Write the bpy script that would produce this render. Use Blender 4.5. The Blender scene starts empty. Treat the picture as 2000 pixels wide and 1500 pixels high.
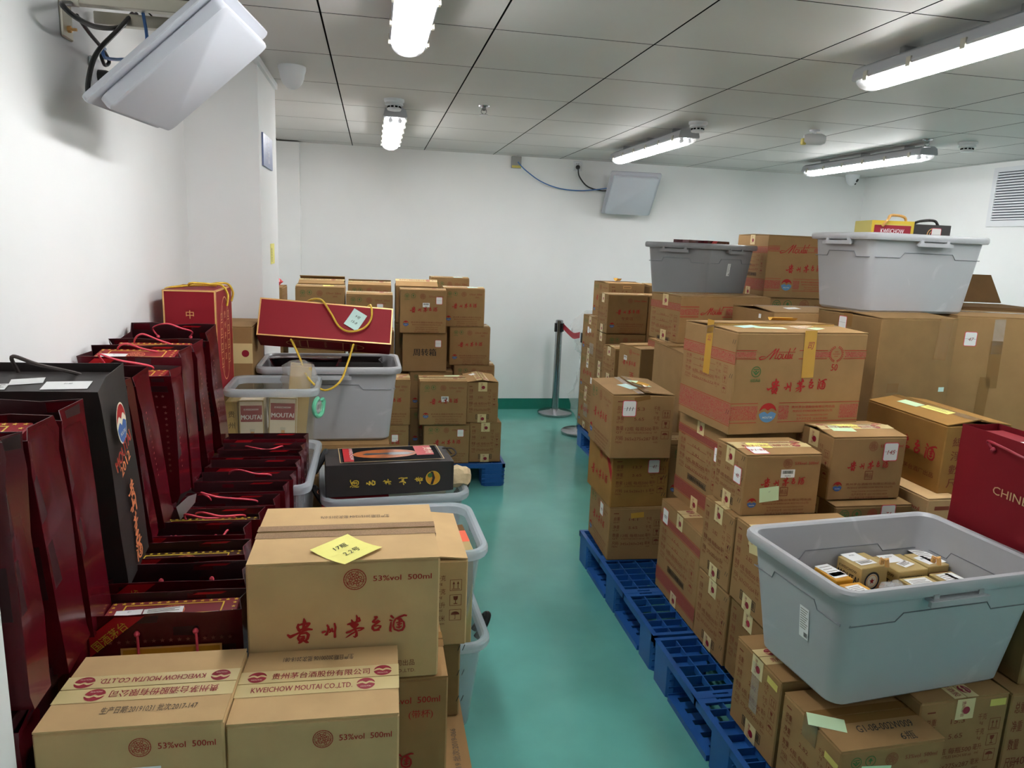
import bpy, math, random
import numpy as np
from mathutils import Matrix, Vector
random.seed(7)
PI = math.pi
C = bpy.context.scene.collection

# ------------------------------------------------------------------ camera, world, exposure
H, CE = 1.55, 2.288                                   # camera height, ceiling height (m)
YAW, PITCH, ROLL, FPX = 0.1931089, 0.1952817, 0.0412245, 1407.703
_cy, _sy, _cp, _sp = math.cos(YAW), math.sin(YAW), math.cos(PITCH), math.sin(PITCH)
_f = np.array([_sy*_cp, _cy*_cp, -_sp]); _r = np.array([_cy, -_sy, 0.]); _u = np.cross(_r, _f)
_cr, _sr = math.cos(ROLL), math.sin(ROLL)
_R, _U = _cr*_r+_sr*_u, -_sr*_r+_cr*_u
cam = bpy.data.cameras.new('camera'); cam.sensor_width = 36; cam.lens = 36*FPX/2000; cam.clip_start = .02
co = bpy.data.objects.new('camera', cam); C.objects.link(co)
co.matrix_world = Matrix(((_R[0], _U[0], -_f[0], 0), (_R[1], _U[1], -_f[1], 0), (_R[2], _U[2], -_f[2], H), (0, 0, 0, 1)))
S = bpy.context.scene
S.camera = co
w = bpy.data.worlds.new('world'); S.world = w; w.use_nodes = True
w.node_tree.nodes['Background'].inputs[0].default_value = (.8, .9, 1, 1)
w.node_tree.nodes['Background'].inputs[1].default_value = .05
S.view_settings.view_transform = 'Standard'; S.view_settings.look = 'None'
S.view_settings.gamma = 1; S.view_settings.use_curve_mapping = False
S.view_settings.exposure = 1.58
TUBE = 21.0                                           # emission strength of the lamp tubes
S.cycles.max_bounces = 8; S.cycles.diffuse_bounces = 5; S.cycles.glossy_bounces = 3
S.cycles.transparent_max_bounces = 12; S.cycles.sample_clamp_indirect = 6
S.cycles.caustics_reflective = False; S.cycles.caustics_refractive = False

# ------------------------------------------------------------------ materials
def lin(c): return tuple((x/12.92 if x <= .04045 else ((x+.055)/1.055)**2.4) for x in [v/255 for v in c])+(1,)
MAT = {}
def mat(name, rgb, rough=.6, metal=0, spec=.5, noise=0, nscale=30, bump=0, bscale=60, coat=0, emit=0, stretch=None, vary=None):
    m = bpy.data.materials.new(name); m.use_nodes = True; nt = m.node_tree; b = nt.nodes['Principled BSDF']
    c = lin(rgb)
    b.inputs['Base Color'].default_value = c; b.inputs['Roughness'].default_value = rough
    b.inputs['Metallic'].default_value = metal; b.inputs['Specular IOR Level'].default_value = spec
    if coat: b.inputs['Coat Weight'].default_value = coat; b.inputs['Coat Roughness'].default_value = .08
    if emit: b.inputs['Emission Color'].default_value = (1, 1, 1, 1); b.inputs['Emission Strength'].default_value = emit
    if noise or bump:
        tc = nt.nodes.new('ShaderNodeTexCoord'); mp = nt.nodes.new('ShaderNodeMapping')
        nt.links.new(tc.outputs['Object'], mp.inputs[0])
        if stretch: mp.inputs['Scale'].default_value = stretch
    if noise:
        n = nt.nodes.new('ShaderNodeTexNoise'); n.inputs['Scale'].default_value = nscale; n.inputs['Detail'].default_value = 5
        nt.links.new(mp.outputs[0], n.inputs[0])
        r = nt.nodes.new('ShaderNodeValToRGB'); r.color_ramp.elements[0].position = .3; r.color_ramp.elements[1].position = .7
        lo = lin(vary) if vary else tuple(x*(1-noise) for x in c[:3])+(1,)
        r.color_ramp.elements[0].color = lo; r.color_ramp.elements[1].color = tuple(min(1, x*(1+noise*.6)) for x in c[:3])+(1,)
        nt.links.new(n.outputs[0], r.inputs[0]); nt.links.new(r.outputs[0], b.inputs['Base Color'])
    if bump:
        n2 = nt.nodes.new('ShaderNodeTexNoise'); n2.inputs['Scale'].default_value = bscale; n2.inputs['Detail'].default_value = 3
        nt.links.new(mp.outputs[0], n2.inputs[0])
        bp = nt.nodes.new('ShaderNodeBump'); bp.inputs['Strength'].default_value = bump; bp.inputs['Distance'].default_value = .01
        nt.links.new(n2.outputs[0], bp.inputs['Height']); nt.links.new(bp.outputs[0], b.inputs['Normal'])
    MAT[name] = m
    return m
def glassy(name, rgb, alpha, rough=.25, trans=.5, bump=0):
    """thin translucent plastic: part clear, part diffusing"""
    m = bpy.data.materials.new(name); m.use_nodes = True; nt = m.node_tree; nt.nodes.clear()
    out = nt.nodes.new('ShaderNodeOutputMaterial'); mx = nt.nodes.new('ShaderNodeMixShader'); tr = nt.nodes.new('ShaderNodeBsdfTransparent')
    pb = nt.nodes.new('ShaderNodeBsdfPrincipled'); tl = nt.nodes.new('ShaderNodeBsdfTranslucent'); m2 = nt.nodes.new('ShaderNodeMixShader')
    pb.inputs['Base Color'].default_value = lin(rgb); pb.inputs['Roughness'].default_value = rough; tl.inputs[0].default_value = lin(rgb)
    if bump:
        n = nt.nodes.new('ShaderNodeTexNoise'); n.inputs['Scale'].default_value = 34; n.inputs['Detail'].default_value = 4; tc = nt.nodes.new('ShaderNodeTexCoord'); nt.links.new(tc.outputs['Object'], n.inputs[0])
        bp = nt.nodes.new('ShaderNodeBump'); bp.inputs['Strength'].default_value = bump; bp.inputs['Distance'].default_value = .02; nt.links.new(n.outputs[0], bp.inputs['Height']); nt.links.new(bp.outputs[0], pb.inputs['Normal'])
    m2.inputs[0].default_value = trans; nt.links.new(pb.outputs[0], m2.inputs[1]); nt.links.new(tl.outputs[0], m2.inputs[2])
    mx.inputs[0].default_value = alpha
    nt.links.new(tr.outputs[0], mx.inputs[1]); nt.links.new(m2.outputs[0], mx.inputs[2]); nt.links.new(mx.outputs[0], out.inputs[0])
    MAT[name] = m
def pattern(name, a, b, scale, lo, hi, dist=2.0, stretch=(1, 1, 1)):
    m = mat(name, a, .8); nt = m.node_tree; bs = nt.nodes['Principled BSDF']
    tc = nt.nodes.new('ShaderNodeTexCoord'); mp = nt.nodes.new('ShaderNodeMapping'); mp.inputs['Scale'].default_value = stretch
    n = nt.nodes.new('ShaderNodeTexNoise'); n.inputs['Scale'].default_value = scale; n.inputs['Distortion'].default_value = dist; n.inputs['Detail'].default_value = 1
    r = nt.nodes.new('ShaderNodeValToRGB'); r.color_ramp.interpolation = 'CONSTANT'
    e = r.color_ramp.elements; e[0].color = lin(b); e[0].position = 0; e[1].position = lo; e[1].color = lin(a)
    x = e.new(hi); x.color = lin(b); x = e.new(min(.99, hi+.055)); x.color = lin(a); x = e.new(min(.995, hi+.13)); x.color = lin(b)
    nt.links.new(tc.outputs['Object'], mp.inputs[0]); nt.links.new(mp.outputs[0], n.inputs[0]); nt.links.new(n.outputs[0], r.inputs[0]); nt.links.new(r.outputs[0], bs.inputs['Base Color'])

CARD = (150, 117, 76)
mat('wall', (238, 238, 237), .75, noise=.03, nscale=2, bump=.04, bscale=40)
mat('tile', (206, 203, 200), .54, metal=.25, spec=.35, noise=.02, nscale=3)
mat('groove', (14, 14, 15), .9, spec=.1)
mat('floor', (97, 167, 157), .15, spec=.5, noise=.16, nscale=2.2, bump=.015, bscale=9)
mat('base_paint', (30, 116, 98), .35, noise=.1, nscale=6)
mat('card', CARD, .8, spec=.2, noise=.07, nscale=14, bump=.05, bscale=22)
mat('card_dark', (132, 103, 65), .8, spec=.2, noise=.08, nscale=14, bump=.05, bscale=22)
mat('card_light', (196, 163, 116), .8, spec=.2, noise=.07, nscale=12, bump=.05, bscale=22)
mat('card_old', (150, 110, 54), .75, spec=.25, noise=.14, nscale=9, bump=.06, bscale=20)
mat('card_in', (112, 84, 54), .9, spec=.1, noise=.06, nscale=20)
mat('red', (160, 40, 38), .8, spec=.2); mat('red_pale', (132, 68, 50), .85, spec=.2); mat('brown_ink', (116, 58, 40), .85, spec=.2)
mat('green', (58, 104, 50), .8); mat('black', (26, 24, 24), .8); mat('grey_ink', (92, 80, 66), .9); mat('blue', (58, 92, 150), .7)
mat('sky_blue', (86, 132, 170), .7)
pattern('pat', (150, 112, 74), (158, 50, 46), 58, .42, .5, 5)
pattern('pat_dense', (140, 82, 58), (136, 46, 42), 160, .45, .52, 3)
mat('tape_logo', (214, 194, 140), .28, spec=.5, coat=.4); mat('tape_brown', (132, 98, 54), .25, spec=.5, coat=.3)
mat('tape_grain', (146, 116, 84), .85, noise=.25, nscale=400); mat('tape_gold', (196, 150, 62), .25, coat=.5)
mat('white', (236, 236, 234), .6); mat('pink', (214, 62, 92), .6); mat('yellow', (240, 232, 130), .7); mat('mint', (206, 232, 190), .7); mat('aqua', (196, 224, 216), .7)
mat('bin', (166, 167, 171), .32, spec=.45, noise=.03, nscale=5); m_ = MAT['bin']; nt_ = m_.node_tree; rp_ = [n for n in nt_.nodes if n.type == 'VALTORGB'][0]; nz_ = [n for n in nt_.nodes if n.type == 'TEX_NOISE'][0]
nz_.inputs['Scale'].default_value = 4.5; nz_.inputs['Detail'].default_value = 9; nz_.inputs['Distortion'].default_value = 1.2; rp_.color_ramp.elements[0].position = .60; rp_.color_ramp.elements[0].color = lin((172, 173, 176)); rp_.color_ramp.elements[1].position = .74; rp_.color_ramp.elements[1].color = lin((202, 203, 205))
mat('bin_line', (112, 114, 119), .4)
mat('bin_dk', (128, 128, 130), .34, spec=.45, noise=.03, nscale=5)
glassy('clear', (206, 214, 220), .34, .2, .3); glassy('clear_rim', (218, 226, 232), .62, .2, .35); glassy('clear_warm', (222, 216, 190), .15, .2, .3)
glassy('film', (240, 240, 238), .27, .1, .15, 1.0); glassy('cover', (250, 250, 250), .3, .1, .6)
mat('black_plastic', (26, 26, 28), .35); mat('maroon', (80, 11, 21), .24, spec=.45, coat=.2, bump=.22, bscale=9, stretch=(1, 1, .35))
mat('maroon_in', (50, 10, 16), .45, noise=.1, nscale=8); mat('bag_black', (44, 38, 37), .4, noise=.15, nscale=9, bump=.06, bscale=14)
mat('bag_red', (122, 16, 28), .6, spec=.25, noise=.05, nscale=5); mat('case_red', (134, 18, 30), .6, spec=.25, noise=.03, nscale=4); mat('case_dark', (112, 18, 30), .5)
mat('gold', (226, 176, 108), .35, metal=.2); mat('star', (214, 182, 60), .4); mat('star_dim', (120, 56, 48), .5)
mat('ribbon', (178, 18, 28), .4); mat('cord', (216, 70, 88), .6); mat('cord_dark', (58, 48, 44), .7); mat('rope', (214, 178, 62), .38, metal=.35)
mat('goldcard', (192, 166, 108), .3, metal=.2, noise=.05, nscale=5); mat('amber', (206, 146, 36), .5, noise=.25, nscale=14)
mat('orange', (226, 92, 56), .5); mat('print_orange', (222, 128, 84), .5); mat('cream', (232, 222, 196), .6)
mat('pallet', (30, 84, 152), .42, spec=.45, noise=.06, nscale=6); mat('steel', (172, 172, 174), .22, metal=1, noise=.04, nscale=8)
mat('brushed', (190, 186, 172), .4, metal=.8); mat('belt', (168, 26, 46), .6); mat('plastic_white', (226, 227, 230), .42); mat('panel', (192, 194, 202), .4, noise=.02, nscale=4)
mat('fixture', (172, 174, 178), .45); mat('tube', (255, 255, 255), .5, emit=TUBE); mat('sign', (112, 124, 164), .35); mat('cable_blue', (64, 110, 170), .45)
mat('box_grey', (150, 150, 146), .5); mat('seal', (206, 190, 92), .4); mat('green_clip', (104, 196, 156), .35, coat=.3)
mat('cloth', (214, 190, 150), .9, bump=.3, bscale=60); mat('wine', (142, 24, 44), .45); mat('tan_text', (204, 176, 128), .5)
mat('bottle_ceramic', (206, 200, 178), .3); mat('dark_slat', (60, 66, 78), .6); mat('glowprint', (176, 92, 34), .4, noise=.45, nscale=12)

# ------------------------------------------------------------------ geometry helpers
A = lambda *p: np.array(p, float)
class Fr:
    """a face's frame: origin, right, up, outward"""
    def __init__(s, o, u, v):
        s.o, s.u, s.v = A(*o), A(*u), A(*v); s.n = np.cross(s.u, s.v)
    def p(s, a, b, c=0.): return s.o+s.u*a+s.v*b+s.n*c
    def at(s, a, b, ang=0., c=0.):
        ca, sa = math.cos(ang), math.sin(ang)
        return Fr(s.p(a, b, c), s.u*ca+s.v*sa, -s.u*sa+s.v*ca)
_tc = {}
def tgeo(t, bold):
    k = (t, bold)
    if k not in _tc:
        cu = bpy.data.curves.new('t', 'FONT'); cu.body = t; cu.resolution_u = 2; cu.offset = bold
        o = bpy.data.objects.new('t', cu); me = bpy.data.meshes.new_from_object(o)
        n = len(me.vertices); a = np.zeros(n*3); me.vertices.foreach_get('co', a)
        fs = [tuple(p.vertices) for p in me.polygons]
        bpy.data.meshes.remove(me); bpy.data.objects.remove(o); bpy.data.curves.remove(cu)
        _tc[k] = (a.reshape(-1, 3)[:, :2], fs)
    return _tc[k]
class MB:
    def __init__(s): s.v, s.f, s.m, s.k = [], [], [], []
    def mi(s, m):
        if m not in s.k: s.k.append(m)
        return s.k.index(m)
    def add(s, vs, fs, m):
        b = len(s.v); i = s.mi(m)
        s.v.extend([tuple(x) for x in vs])
        for f in fs: s.f.append(tuple(b+j for j in f)); s.m.append(i)
    def box(s, x0, y0, z0, x1, y1, z1, m, b=0, rot=None):
        if not b:
            vs = [(x, y, z) for z in (z0, z1) for y in (y0, y1) for x in (x0, x1)]
            fs = [(0, 2, 3, 1), (4, 5, 7, 6), (0, 1, 5, 4), (2, 6, 7, 3), (0, 4, 6, 2), (1, 3, 7, 5)]
        else:                                                     # chamfered box
            vs, idx, fs = [], {}, []
            lo, hi = (x0, y0, z0), (x1, y1, z1)
            for cx in (0, 1):
                for cy in (0, 1):
                    for cz in (0, 1):
                        c = (cx, cy, cz)
                        for ax in range(3):
                            p = [((hi if c[i] else lo)[i]) + (0 if i == ax else (-b if c[i] else b)) for i in range(3)]
                            idx[c+(ax,)] = len(vs); vs.append(tuple(p))
            def q(*ks): fs.append(tuple(idx[k] for k in ks))
            for ax in range(3):
                a1, a2 = (ax+1) % 3, (ax+2) % 3
                for e in (0, 1):
                    ks = []
                    for (p, r) in ((0, 0), (1, 0), (1, 1), (0, 1)):
                        c = [0, 0, 0]; c[ax] = e; c[a1] = p; c[a2] = r; ks.append(tuple(c)+(ax,))
                    if not e: ks.reverse()
                    q(*ks)
                for p in (0, 1):
                    for r in (0, 1):
                        c0 = [0, 0, 0]; c0[a1] = p; c0[a2] = r; c1 = list(c0); c1[ax] = 1
                        ks = [tuple(c0)+(a1,), tuple(c1)+(a1,), tuple(c1)+(a2,), tuple(c0)+(a2,)]
                        if p != r: ks.reverse()
                        if p == r == 0 or p == r: ks.reverse()
                        q(*ks)
            for cx in (0, 1):
                for cy in (0, 1):
                    for cz in (0, 1): q((cx, cy, cz, 0), (cx, cy, cz, 1), (cx, cy, cz, 2))
        if rot is not None: vs = [tuple(rot @ Vector(v)) for v in vs]
        s.add(vs, fs, m)
    def slab(s, F, u0, v0, u1, v1, n0, n1, m):
        vs = [F.p(u, v, n) for n in (n0, n1) for v in (v0, v1) for u in (u0, u1)]
        s.add(vs, [(0, 2, 3, 1), (4, 5, 7, 6), (0, 1, 5, 4), (2, 6, 7, 3), (0, 4, 6, 2), (1, 3, 7, 5)], m)
    def poly(s, F, pts, m, n=.0007): s.add([F.p(a, b, n) for a, b in pts], [tuple(range(len(pts)))], m)
    def rect(s, F, u0, v0, u1, v1, m, n=.0007): s.poly(F, [(u0, v0), (u1, v0), (u1, v1), (u0, v1)], m, n)
    def disc(s, F, u, v, r, m, n=.0007, k=24, ry=None): s.poly(F, [(u+r*math.cos(2*PI*i/k), v+(ry or r)*math.sin(2*PI*i/k)) for i in range(k)], m, n)
    def ring(s, F, u, v, r, t, m, n=.0009, k=28, ry=None):
        ry = ry or r; vs = []
        for i in range(k):
            c, q = math.cos(2*PI*i/k), math.sin(2*PI*i/k); vs += [F.p(u+r*c, v+ry*q, n), F.p(u+(r-t)*c, v+(ry-t)*q, n)]
        s.add(vs, [(2*i, (2*i+2) % (2*k), (2*i+3) % (2*k), 2*i+1) for i in range(k)], m)
    def frame(s, F, u0, v0, u1, v1, t, m, n=.0007):
        s.rect(F, u0, v0, u1, v0+t, m, n); s.rect(F, u0, v1-t, u1, v1, m, n); s.rect(F, u0, v0+t, u0+t, v1-t, m, n); s.rect(F, u1-t, v0+t, u1, v1-t, m, n)
    def text(s, F, t, u, v, h, m, w=None, al='l', bold=0., n=.0008, shear=0.):
        a, fs = tgeo(t, 0.)
        if bold > 0 and w:
            for q in (-1, 1): s.text(F, t, u+q*bold*h*.55, v, h, m, w, al, 0., n+.00004*(q+2), shear)
            return
        if not len(a): return
        x0, x1 = a[:, 0].min(), a[:, 0].max(); k = h; kx = (w/(x1-x0)) if w else k
        ww = (x1-x0)*kx; ox = u-(ww/2 if al == 'c' else ww if al == 'r' else 0)
        s.add([F.p(ox+(x-x0)*kx+shear*y*k, v+y*k, n) for x, y in a], fs, m)
    def brush(s, F, strokes, u, v, k, m, n=.0009, flip=1):
        for st in strokes:
            for i, (x, y, r) in enumerate(st):
                n += 6e-6
                s.poly(F, [(u+(x+r*math.cos(j*PI/4))*k, v-(y+r*math.sin(-j*PI/4))*k) for j in range(8)], m, n)
                if i:
                    x0, y0, r0 = st[i-1]; dx, dy = x-x0, y-y0; L = math.hypot(dx, dy) or 1; px, py = -dy/L, dx/L
                    pts = [(x0+px*r0, y0+py*r0), (x0-px*r0, y0-py*r0), (x-px*r, y-py*r), (x+px*r, y+py*r)]
                    s.poly(F, [(u+a*k, v-b*k) for a, b in pts], m, n+3e-6)
    def tube(s, pts, r, m, n=8, closed=False, caps=True):
        P = [A(*p) for p in pts]; N = len(P); vs = []; up = A(0, 0, 1.)
        prev = None
        for i in range(N):
            t = P[(i+1) % N if closed else min(i+1, N-1)]-P[(i-1) % N if closed else max(i-1, 0)]
            t = t/(np.linalg.norm(t) or 1)
            if prev is None:
                a = np.cross(t, up)
                if np.linalg.norm(a) < 1e-3: a = np.cross(t, A(1., 0, 0))
            else: a = prev-t*np.dot(prev, t)
            a = a/(np.linalg.norm(a) or 1); b = np.cross(t, a); prev = a
            rr = r[i] if hasattr(r, '__len__') else r
            vs += [P[i]+rr*(a*math.cos(2*PI*j/n)+b*math.sin(2*PI*j/n)) for j in range(n)]
        fs = [(i*n+j, i*n+(j+1) % n, ((i+1) % N)*n+(j+1) % n, ((i+1) % N)*n+j) for i in range(N if closed else N-1) for j in range(n)]
        if caps and not closed: fs += [tuple(reversed(range(n))), tuple((N-1)*n+j for j in range(n))]
        s.add(vs, fs, m)
    def lathe(s, prof, m, n=24, o=(0, 0, 0), R=None):
        vs = []
        for r, z in prof: vs += [(r*math.cos(2*PI*j/n), r*math.sin(2*PI*j/n), z) for j in range(n)]
        if R is not None: vs = [tuple(R @ Vector(v)) for v in vs]
        vs = [(a+o[0], b+o[1], c+o[2]) for a, b, c in vs]
        fs = [(i*n+j, i*n+(j+1) % n, (i+1)*n+(j+1) % n, (i+1)*n+j) for i in range(len(prof)-1) for j in range(n)]
        fs += [tuple(reversed(range(n))), tuple((len(prof)-1)*n+j for j in range(n))]
        s.add(vs, fs, m)
    def loft(s, rings, m, cap0=True, cap1=True):
        n = len(rings[0]); vs = [p for r in rings for p in r]
        fs = [(i*n+j, i*n+(j+1) % n, (i+1)*n+(j+1) % n, (i+1)*n+j) for i in range(len(rings)-1) for j in range(n)]
        if cap0: fs.append(tuple(reversed(range(n))))
        if cap1: fs.append(tuple((len(rings)-1)*n+j for j in range(n)))
        s.add(vs, fs, m)
    def build(s, name, parent=None, smooth=False, label=None):
        me = bpy.data.meshes.new(name); me.from_pydata(s.v, [], s.f)
        for k in s.k: me.materials.append(MAT[k])
        me.polygons.foreach_set('material_index', s.m)
        if smooth:
            me.polygons.foreach_set('use_smooth', [True]*len(s.f))
            try: me.set_sharp_from_angle(angle=.6)
            except Exception: pass
        me.update(); o = bpy.data.objects.new(name, me); C.objects.link(o)
        if parent: o.parent = parent
        if label: o['label'] = label
        return o
def thing(name, label, cat, loc=(0, 0, 0), rot=(0, 0, 0), group=None):
    o = bpy.data.objects.new(name, None); o.empty_display_size = .1; C.objects.link(o)
    o.location = loc; o.rotation_euler = rot; return tag(o, label, cat, group)
def tag(o, label, cat, group=None):
    o['label'] = label; o['category'] = cat
    if group: o['group'] = group
    return o
def struct(o): o['kind'] = 'structure'; return o
def spline(ps, k=8):
    P = [A(*p) for p in ps]; P = [2*P[0]-P[1]]+P+[2*P[-1]-P[-2]]; out = []
    for i in range(1, len(P)-2):
        for j in range(k):
            t = j/k; a, b, c, d = P[i-1], P[i], P[i+1], P[i+2]
            out.append(.5*(2*b+(c-a)*t+(2*a-5*b+4*c-d)*t*t+(3*b-a-3*c+d)*t**3))
    return out+[P[-2]]
def rrect(w, d, r, z, n=5, cx=0, cy=0):
    pts = []
    for k, (sx, sy) in enumerate(((1, 1), (-1, 1), (-1, -1), (1, -1))):
        for j in range(n+1):
            a = k*PI/2+j*PI/2/n; pts.append((cx+sx*(w/2-r)+r*math.cos(a), cy+sy*(d/2-r)+r*math.sin(a), z))
    return pts
def polyg(*p): return list(p)

# ------------------------------------------------------------------ printed marks
CALLI = [  # brush lettering: strokes as (x, y, half width)
 [(400, 120, 10), (405, 165, 22), (398, 215, 18), (380, 300, 14)], [(320, 205, 14), (308, 250, 18), (330, 300, 20)], [(325, 215, 12), (400, 195, 16), (472, 198, 18), (440, 240, 18), (400, 270, 14)], [(330, 300, 14), (400, 268, 12)],
 [(172, 362, 14), (205, 392, 22), (285, 355, 14), (370, 318, 14), (450, 285, 19), (508, 294, 12)], [(345, 350, 12), (312, 420, 16), (325, 455, 14)], [(350, 352, 12), (430, 340, 16), (458, 375, 20), (445, 435, 18), (420, 460, 14)], [(345, 400, 11), (398, 396, 12)], [(345, 432, 11), (400, 422, 14)], [(390, 430, 18), (350, 475, 22), (325, 496, 12)], [(390, 465, 12), (430, 485, 20), (452, 496, 10)],
 [(660, 350, 16), (692, 338, 14)], [(725, 240, 12), (740, 275, 15), (735, 330, 13), (715, 385, 18), (695, 392, 10)], [(758, 300, 9), (772, 340, 14), (755, 358, 8)], [(790, 295, 10), (802, 345, 13)], [(770, 318, 7), (800, 305, 8)], [(828, 222, 12), (840, 282, 14), (830, 360, 13), (832, 432, 17)],
 [(1140, 106, 6), (1152, 150, 14), (1145, 210, 16)], [(1178, 150, 11), (1187, 195, 15)], [(1070, 178, 9), (1088, 222, 18)], [(1015, 246, 11), (1052, 240, 17), (1120, 222, 15), (1185, 200, 13)], [(1065, 265, 14), (1105, 252, 14), (1155, 255, 18), (1125, 290, 16)], [(1080, 285, 14), (1110, 300, 16)],
 [(1000, 376, 14), (1042, 365, 16), (1120, 322, 13), (1190, 314, 13), (1242, 320, 12), (1200, 348, 10), (1160, 356, 8)], [(1110, 285, 16), (1122, 335, 15), (1142, 385, 15), (1138, 432, 20), (1120, 458, 10), (1095, 440, 6)], [(1122, 372, 11), (1070, 400, 11), (1020, 435, 9), (990, 455, 5)],
 [(1402, 152, 12), (1432, 155, 16), (1408, 192, 13), (1378, 225, 16), (1402, 240, 12), (1450, 216, 15), (1476, 226, 10), (1440, 252, 11), (1395, 280, 13), (1372, 300, 14), (1374, 335, 18), (1394, 364, 12), (1440, 354, 11), (1480, 322, 15), (1492, 300, 10), (1450, 290, 9), (1405, 300, 9)], [(1392, 366, 12), (1468, 362, 11)],
 [(1642, 150, 16), (1672, 182, 12)], [(1624, 214, 11), (1652, 226, 10)], [(1640, 250, 10), (1632, 330, 15), (1630, 385, 15), (1650, 400, 6)],
 [(1862, 155, 12), (1830, 148, 14), (1770, 170, 14), (1705, 202, 12), (1682, 245, 12), (1672, 312, 12), (1692, 368, 12), (1750, 394, 13), (1808, 384, 14), (1834, 330, 14), (1828, 262, 12), (1802, 228, 9)], [(1735, 202, 12), (1780, 206, 16), (1800, 240, 14)], [(1722, 262, 9), (1782, 250, 12)], [(1742, 292, 14), (1790, 282, 11)], [(1722, 332, 9), (1758, 346, 12), (1790, 322, 9)], [(1760, 212, 12), (1758, 342, 10)]]
CALLI_B = [[(x, y, q*1.16) for x, y, q in st] for st in CALLI]
SCRIPT = [  # the flowing latin word on the big cartons
 [(522, 280, 4), (470, 276, 6), (437, 295, 8), (450, 316, 9), (520, 302, 6), (590, 245, 6), (660, 182, 8), (640, 230, 9), (585, 312, 9)], [(590, 310, 5), (645, 245, 5), (702, 182, 8), (672, 250, 9), (655, 300, 8), (690, 300, 4)],
 [(745, 250, 6), (715, 245, 7), (692, 290, 9), (712, 312, 7), (742, 290, 8), (750, 252, 6)], [(772, 248, 8), (758, 300, 8), (785, 306, 5), (815, 250, 8), (805, 300, 8), (825, 300, 4)], [(862, 178, 8), (838, 260, 9), (828, 302, 8), (850, 304, 4)], [(700, 224, 4), (800, 222, 4), (936, 222, 5)],
 [(878, 252, 6), (858, 256, 7), (848, 296, 8), (864, 304, 6), (880, 256, 7), (876, 300, 7)], [(905, 250, 8), (890, 300, 8), (908, 300, 4)], [(936, 172, 9), (912, 208, 4)]]
SCRIPT_T = [[(x, y, q*.8) for x, y, q in st] for st in SCRIPT]
def calli(mb, F, cu, cv, w, m='red'):
    k = w/1720; mb.brush(F, CALLI_B, cu-(1010*k), cv+300*k, k, m)
def lips(mb, F, u, v, r, top='red', bot='blue', n=.0008):
    mb.poly(F, [(u+r*math.cos(a), v+r*math.sin(a)) for a in [PI*.04+i*PI*.92/16 for i in range(17)]]+[(u-r*.62, v+r*.42), (u-r*.36, v+r*.46), (u, v+r*.22), (u+r*.36, v+r*.46), (u+r*.62, v+r*.42)], top, n)
    mb.poly(F, [(u-r, v-r*.12), (u-r*.62, v+r*.06), (u-r*.36, v+r*.12), (u, v-r*.12), (u+r*.36, v+r*.12), (u+r*.62, v+r*.06), (u+r, v-r*.12)]+[(u+r*math.cos(a), v+r*math.sin(a)) for a in [-PI*.06-i*PI*.88/14 for i in range(15)]], bot, n)
    mb.text(F, 'MOUTAI', u, v-r*.6, r*.3, 'cream', al='c', n=n+.0003)
def emblem(mb, F, u, v, r, m='red_pale'):
    mb.ring(F, u, v, r, r*.07, m); mb.ring(F, u, v, r*.8, r*.05, m)
    for i in range(15):
        a = i*2.4; q = r*.66*math.sqrt((i+.5)/15); mb.ring(F, u+q*math.cos(a), v+q*math.sin(a), r*.155, r*.06, m, k=7)
    for i in range(20):
        a = i*2*PI/20; mb.disc(F, u+.88*r*math.cos(a), v+.88*r*math.sin(a), r*.035, m, k=5)
def greenlogo(mb, F, u, v, r, leaf=False, word=True):
    mb.ring(F, u, v, r, r*.14, 'green')
    if leaf:
        mb.poly(F, [(u, v+r*.6), (u+r*.45, v), (u+r*.1, v-r*.1), (u+r*.1, v-r*.55), (u-r*.1, v-r*.55), (u-r*.1, v-r*.1), (u-r*.45, v)], 'green')
    else:
        mb.poly(F, [(u-r*.75, v+r*.1), (u, v-r*.65), (u+r*.75, v+r*.1), (u+r*.45, v+r*.1), (u, v-r*.3), (u-r*.45, v+r*.1)], 'green'); mb.rect(F, u-r*.6, v+r*.35, u+r*.6, v+r*.5, 'green'); mb.disc(F, u, v+r*.05, r*.18, 'green', k=8)
        if word: mb.text(F, '绿色食品', u, v-r*1.75, r*.55, 'green', w=r*2.1, al='c')
def icons(mb, F, u, v, s, m='brown_ink'):
    for i in range(3):
        y = v-i*s*1.35; mb.frame(F, u, y, u+s, y+s, s*.04, m); G = F.at(u+s/2, y+s/2)
        if i == 0:
            for dx in (-.18, .18): mb.rect(G, (dx-.03)*s, -.3*s, (dx+.03)*s, .2*s, m); mb.poly(G, [((dx-.1)*s, .1*s), ((dx+.1)*s, .1*s), (dx*s, .35*s)], m)
            mb.rect(G, -.35*s, -.38*s, .35*s, -.33*s, m)
        elif i == 1:
            mb.poly(G, [(-.2*s, .35*s), (-.16*s, .05*s), (0, -.05*s), (.16*s, .05*s), (.2*s, .35*s)], m); mb.rect(G, -.03*s, -.3*s, .03*s, 0, m); mb.rect(G, -.16*s, -.36*s, .16*s, -.29*s, m)
        else:
            mb.poly(G, [(.36*s*math.cos(a*PI/8), .02*s+.28*s*math.sin(a*PI/8)) for a in range(9)], m); mb.rect(G, -.02*s, -.35*s, .02*s, .05*s, m); mb.rect(G, -.1*s, -.37*s, .02*s, -.33*s, m)
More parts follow.
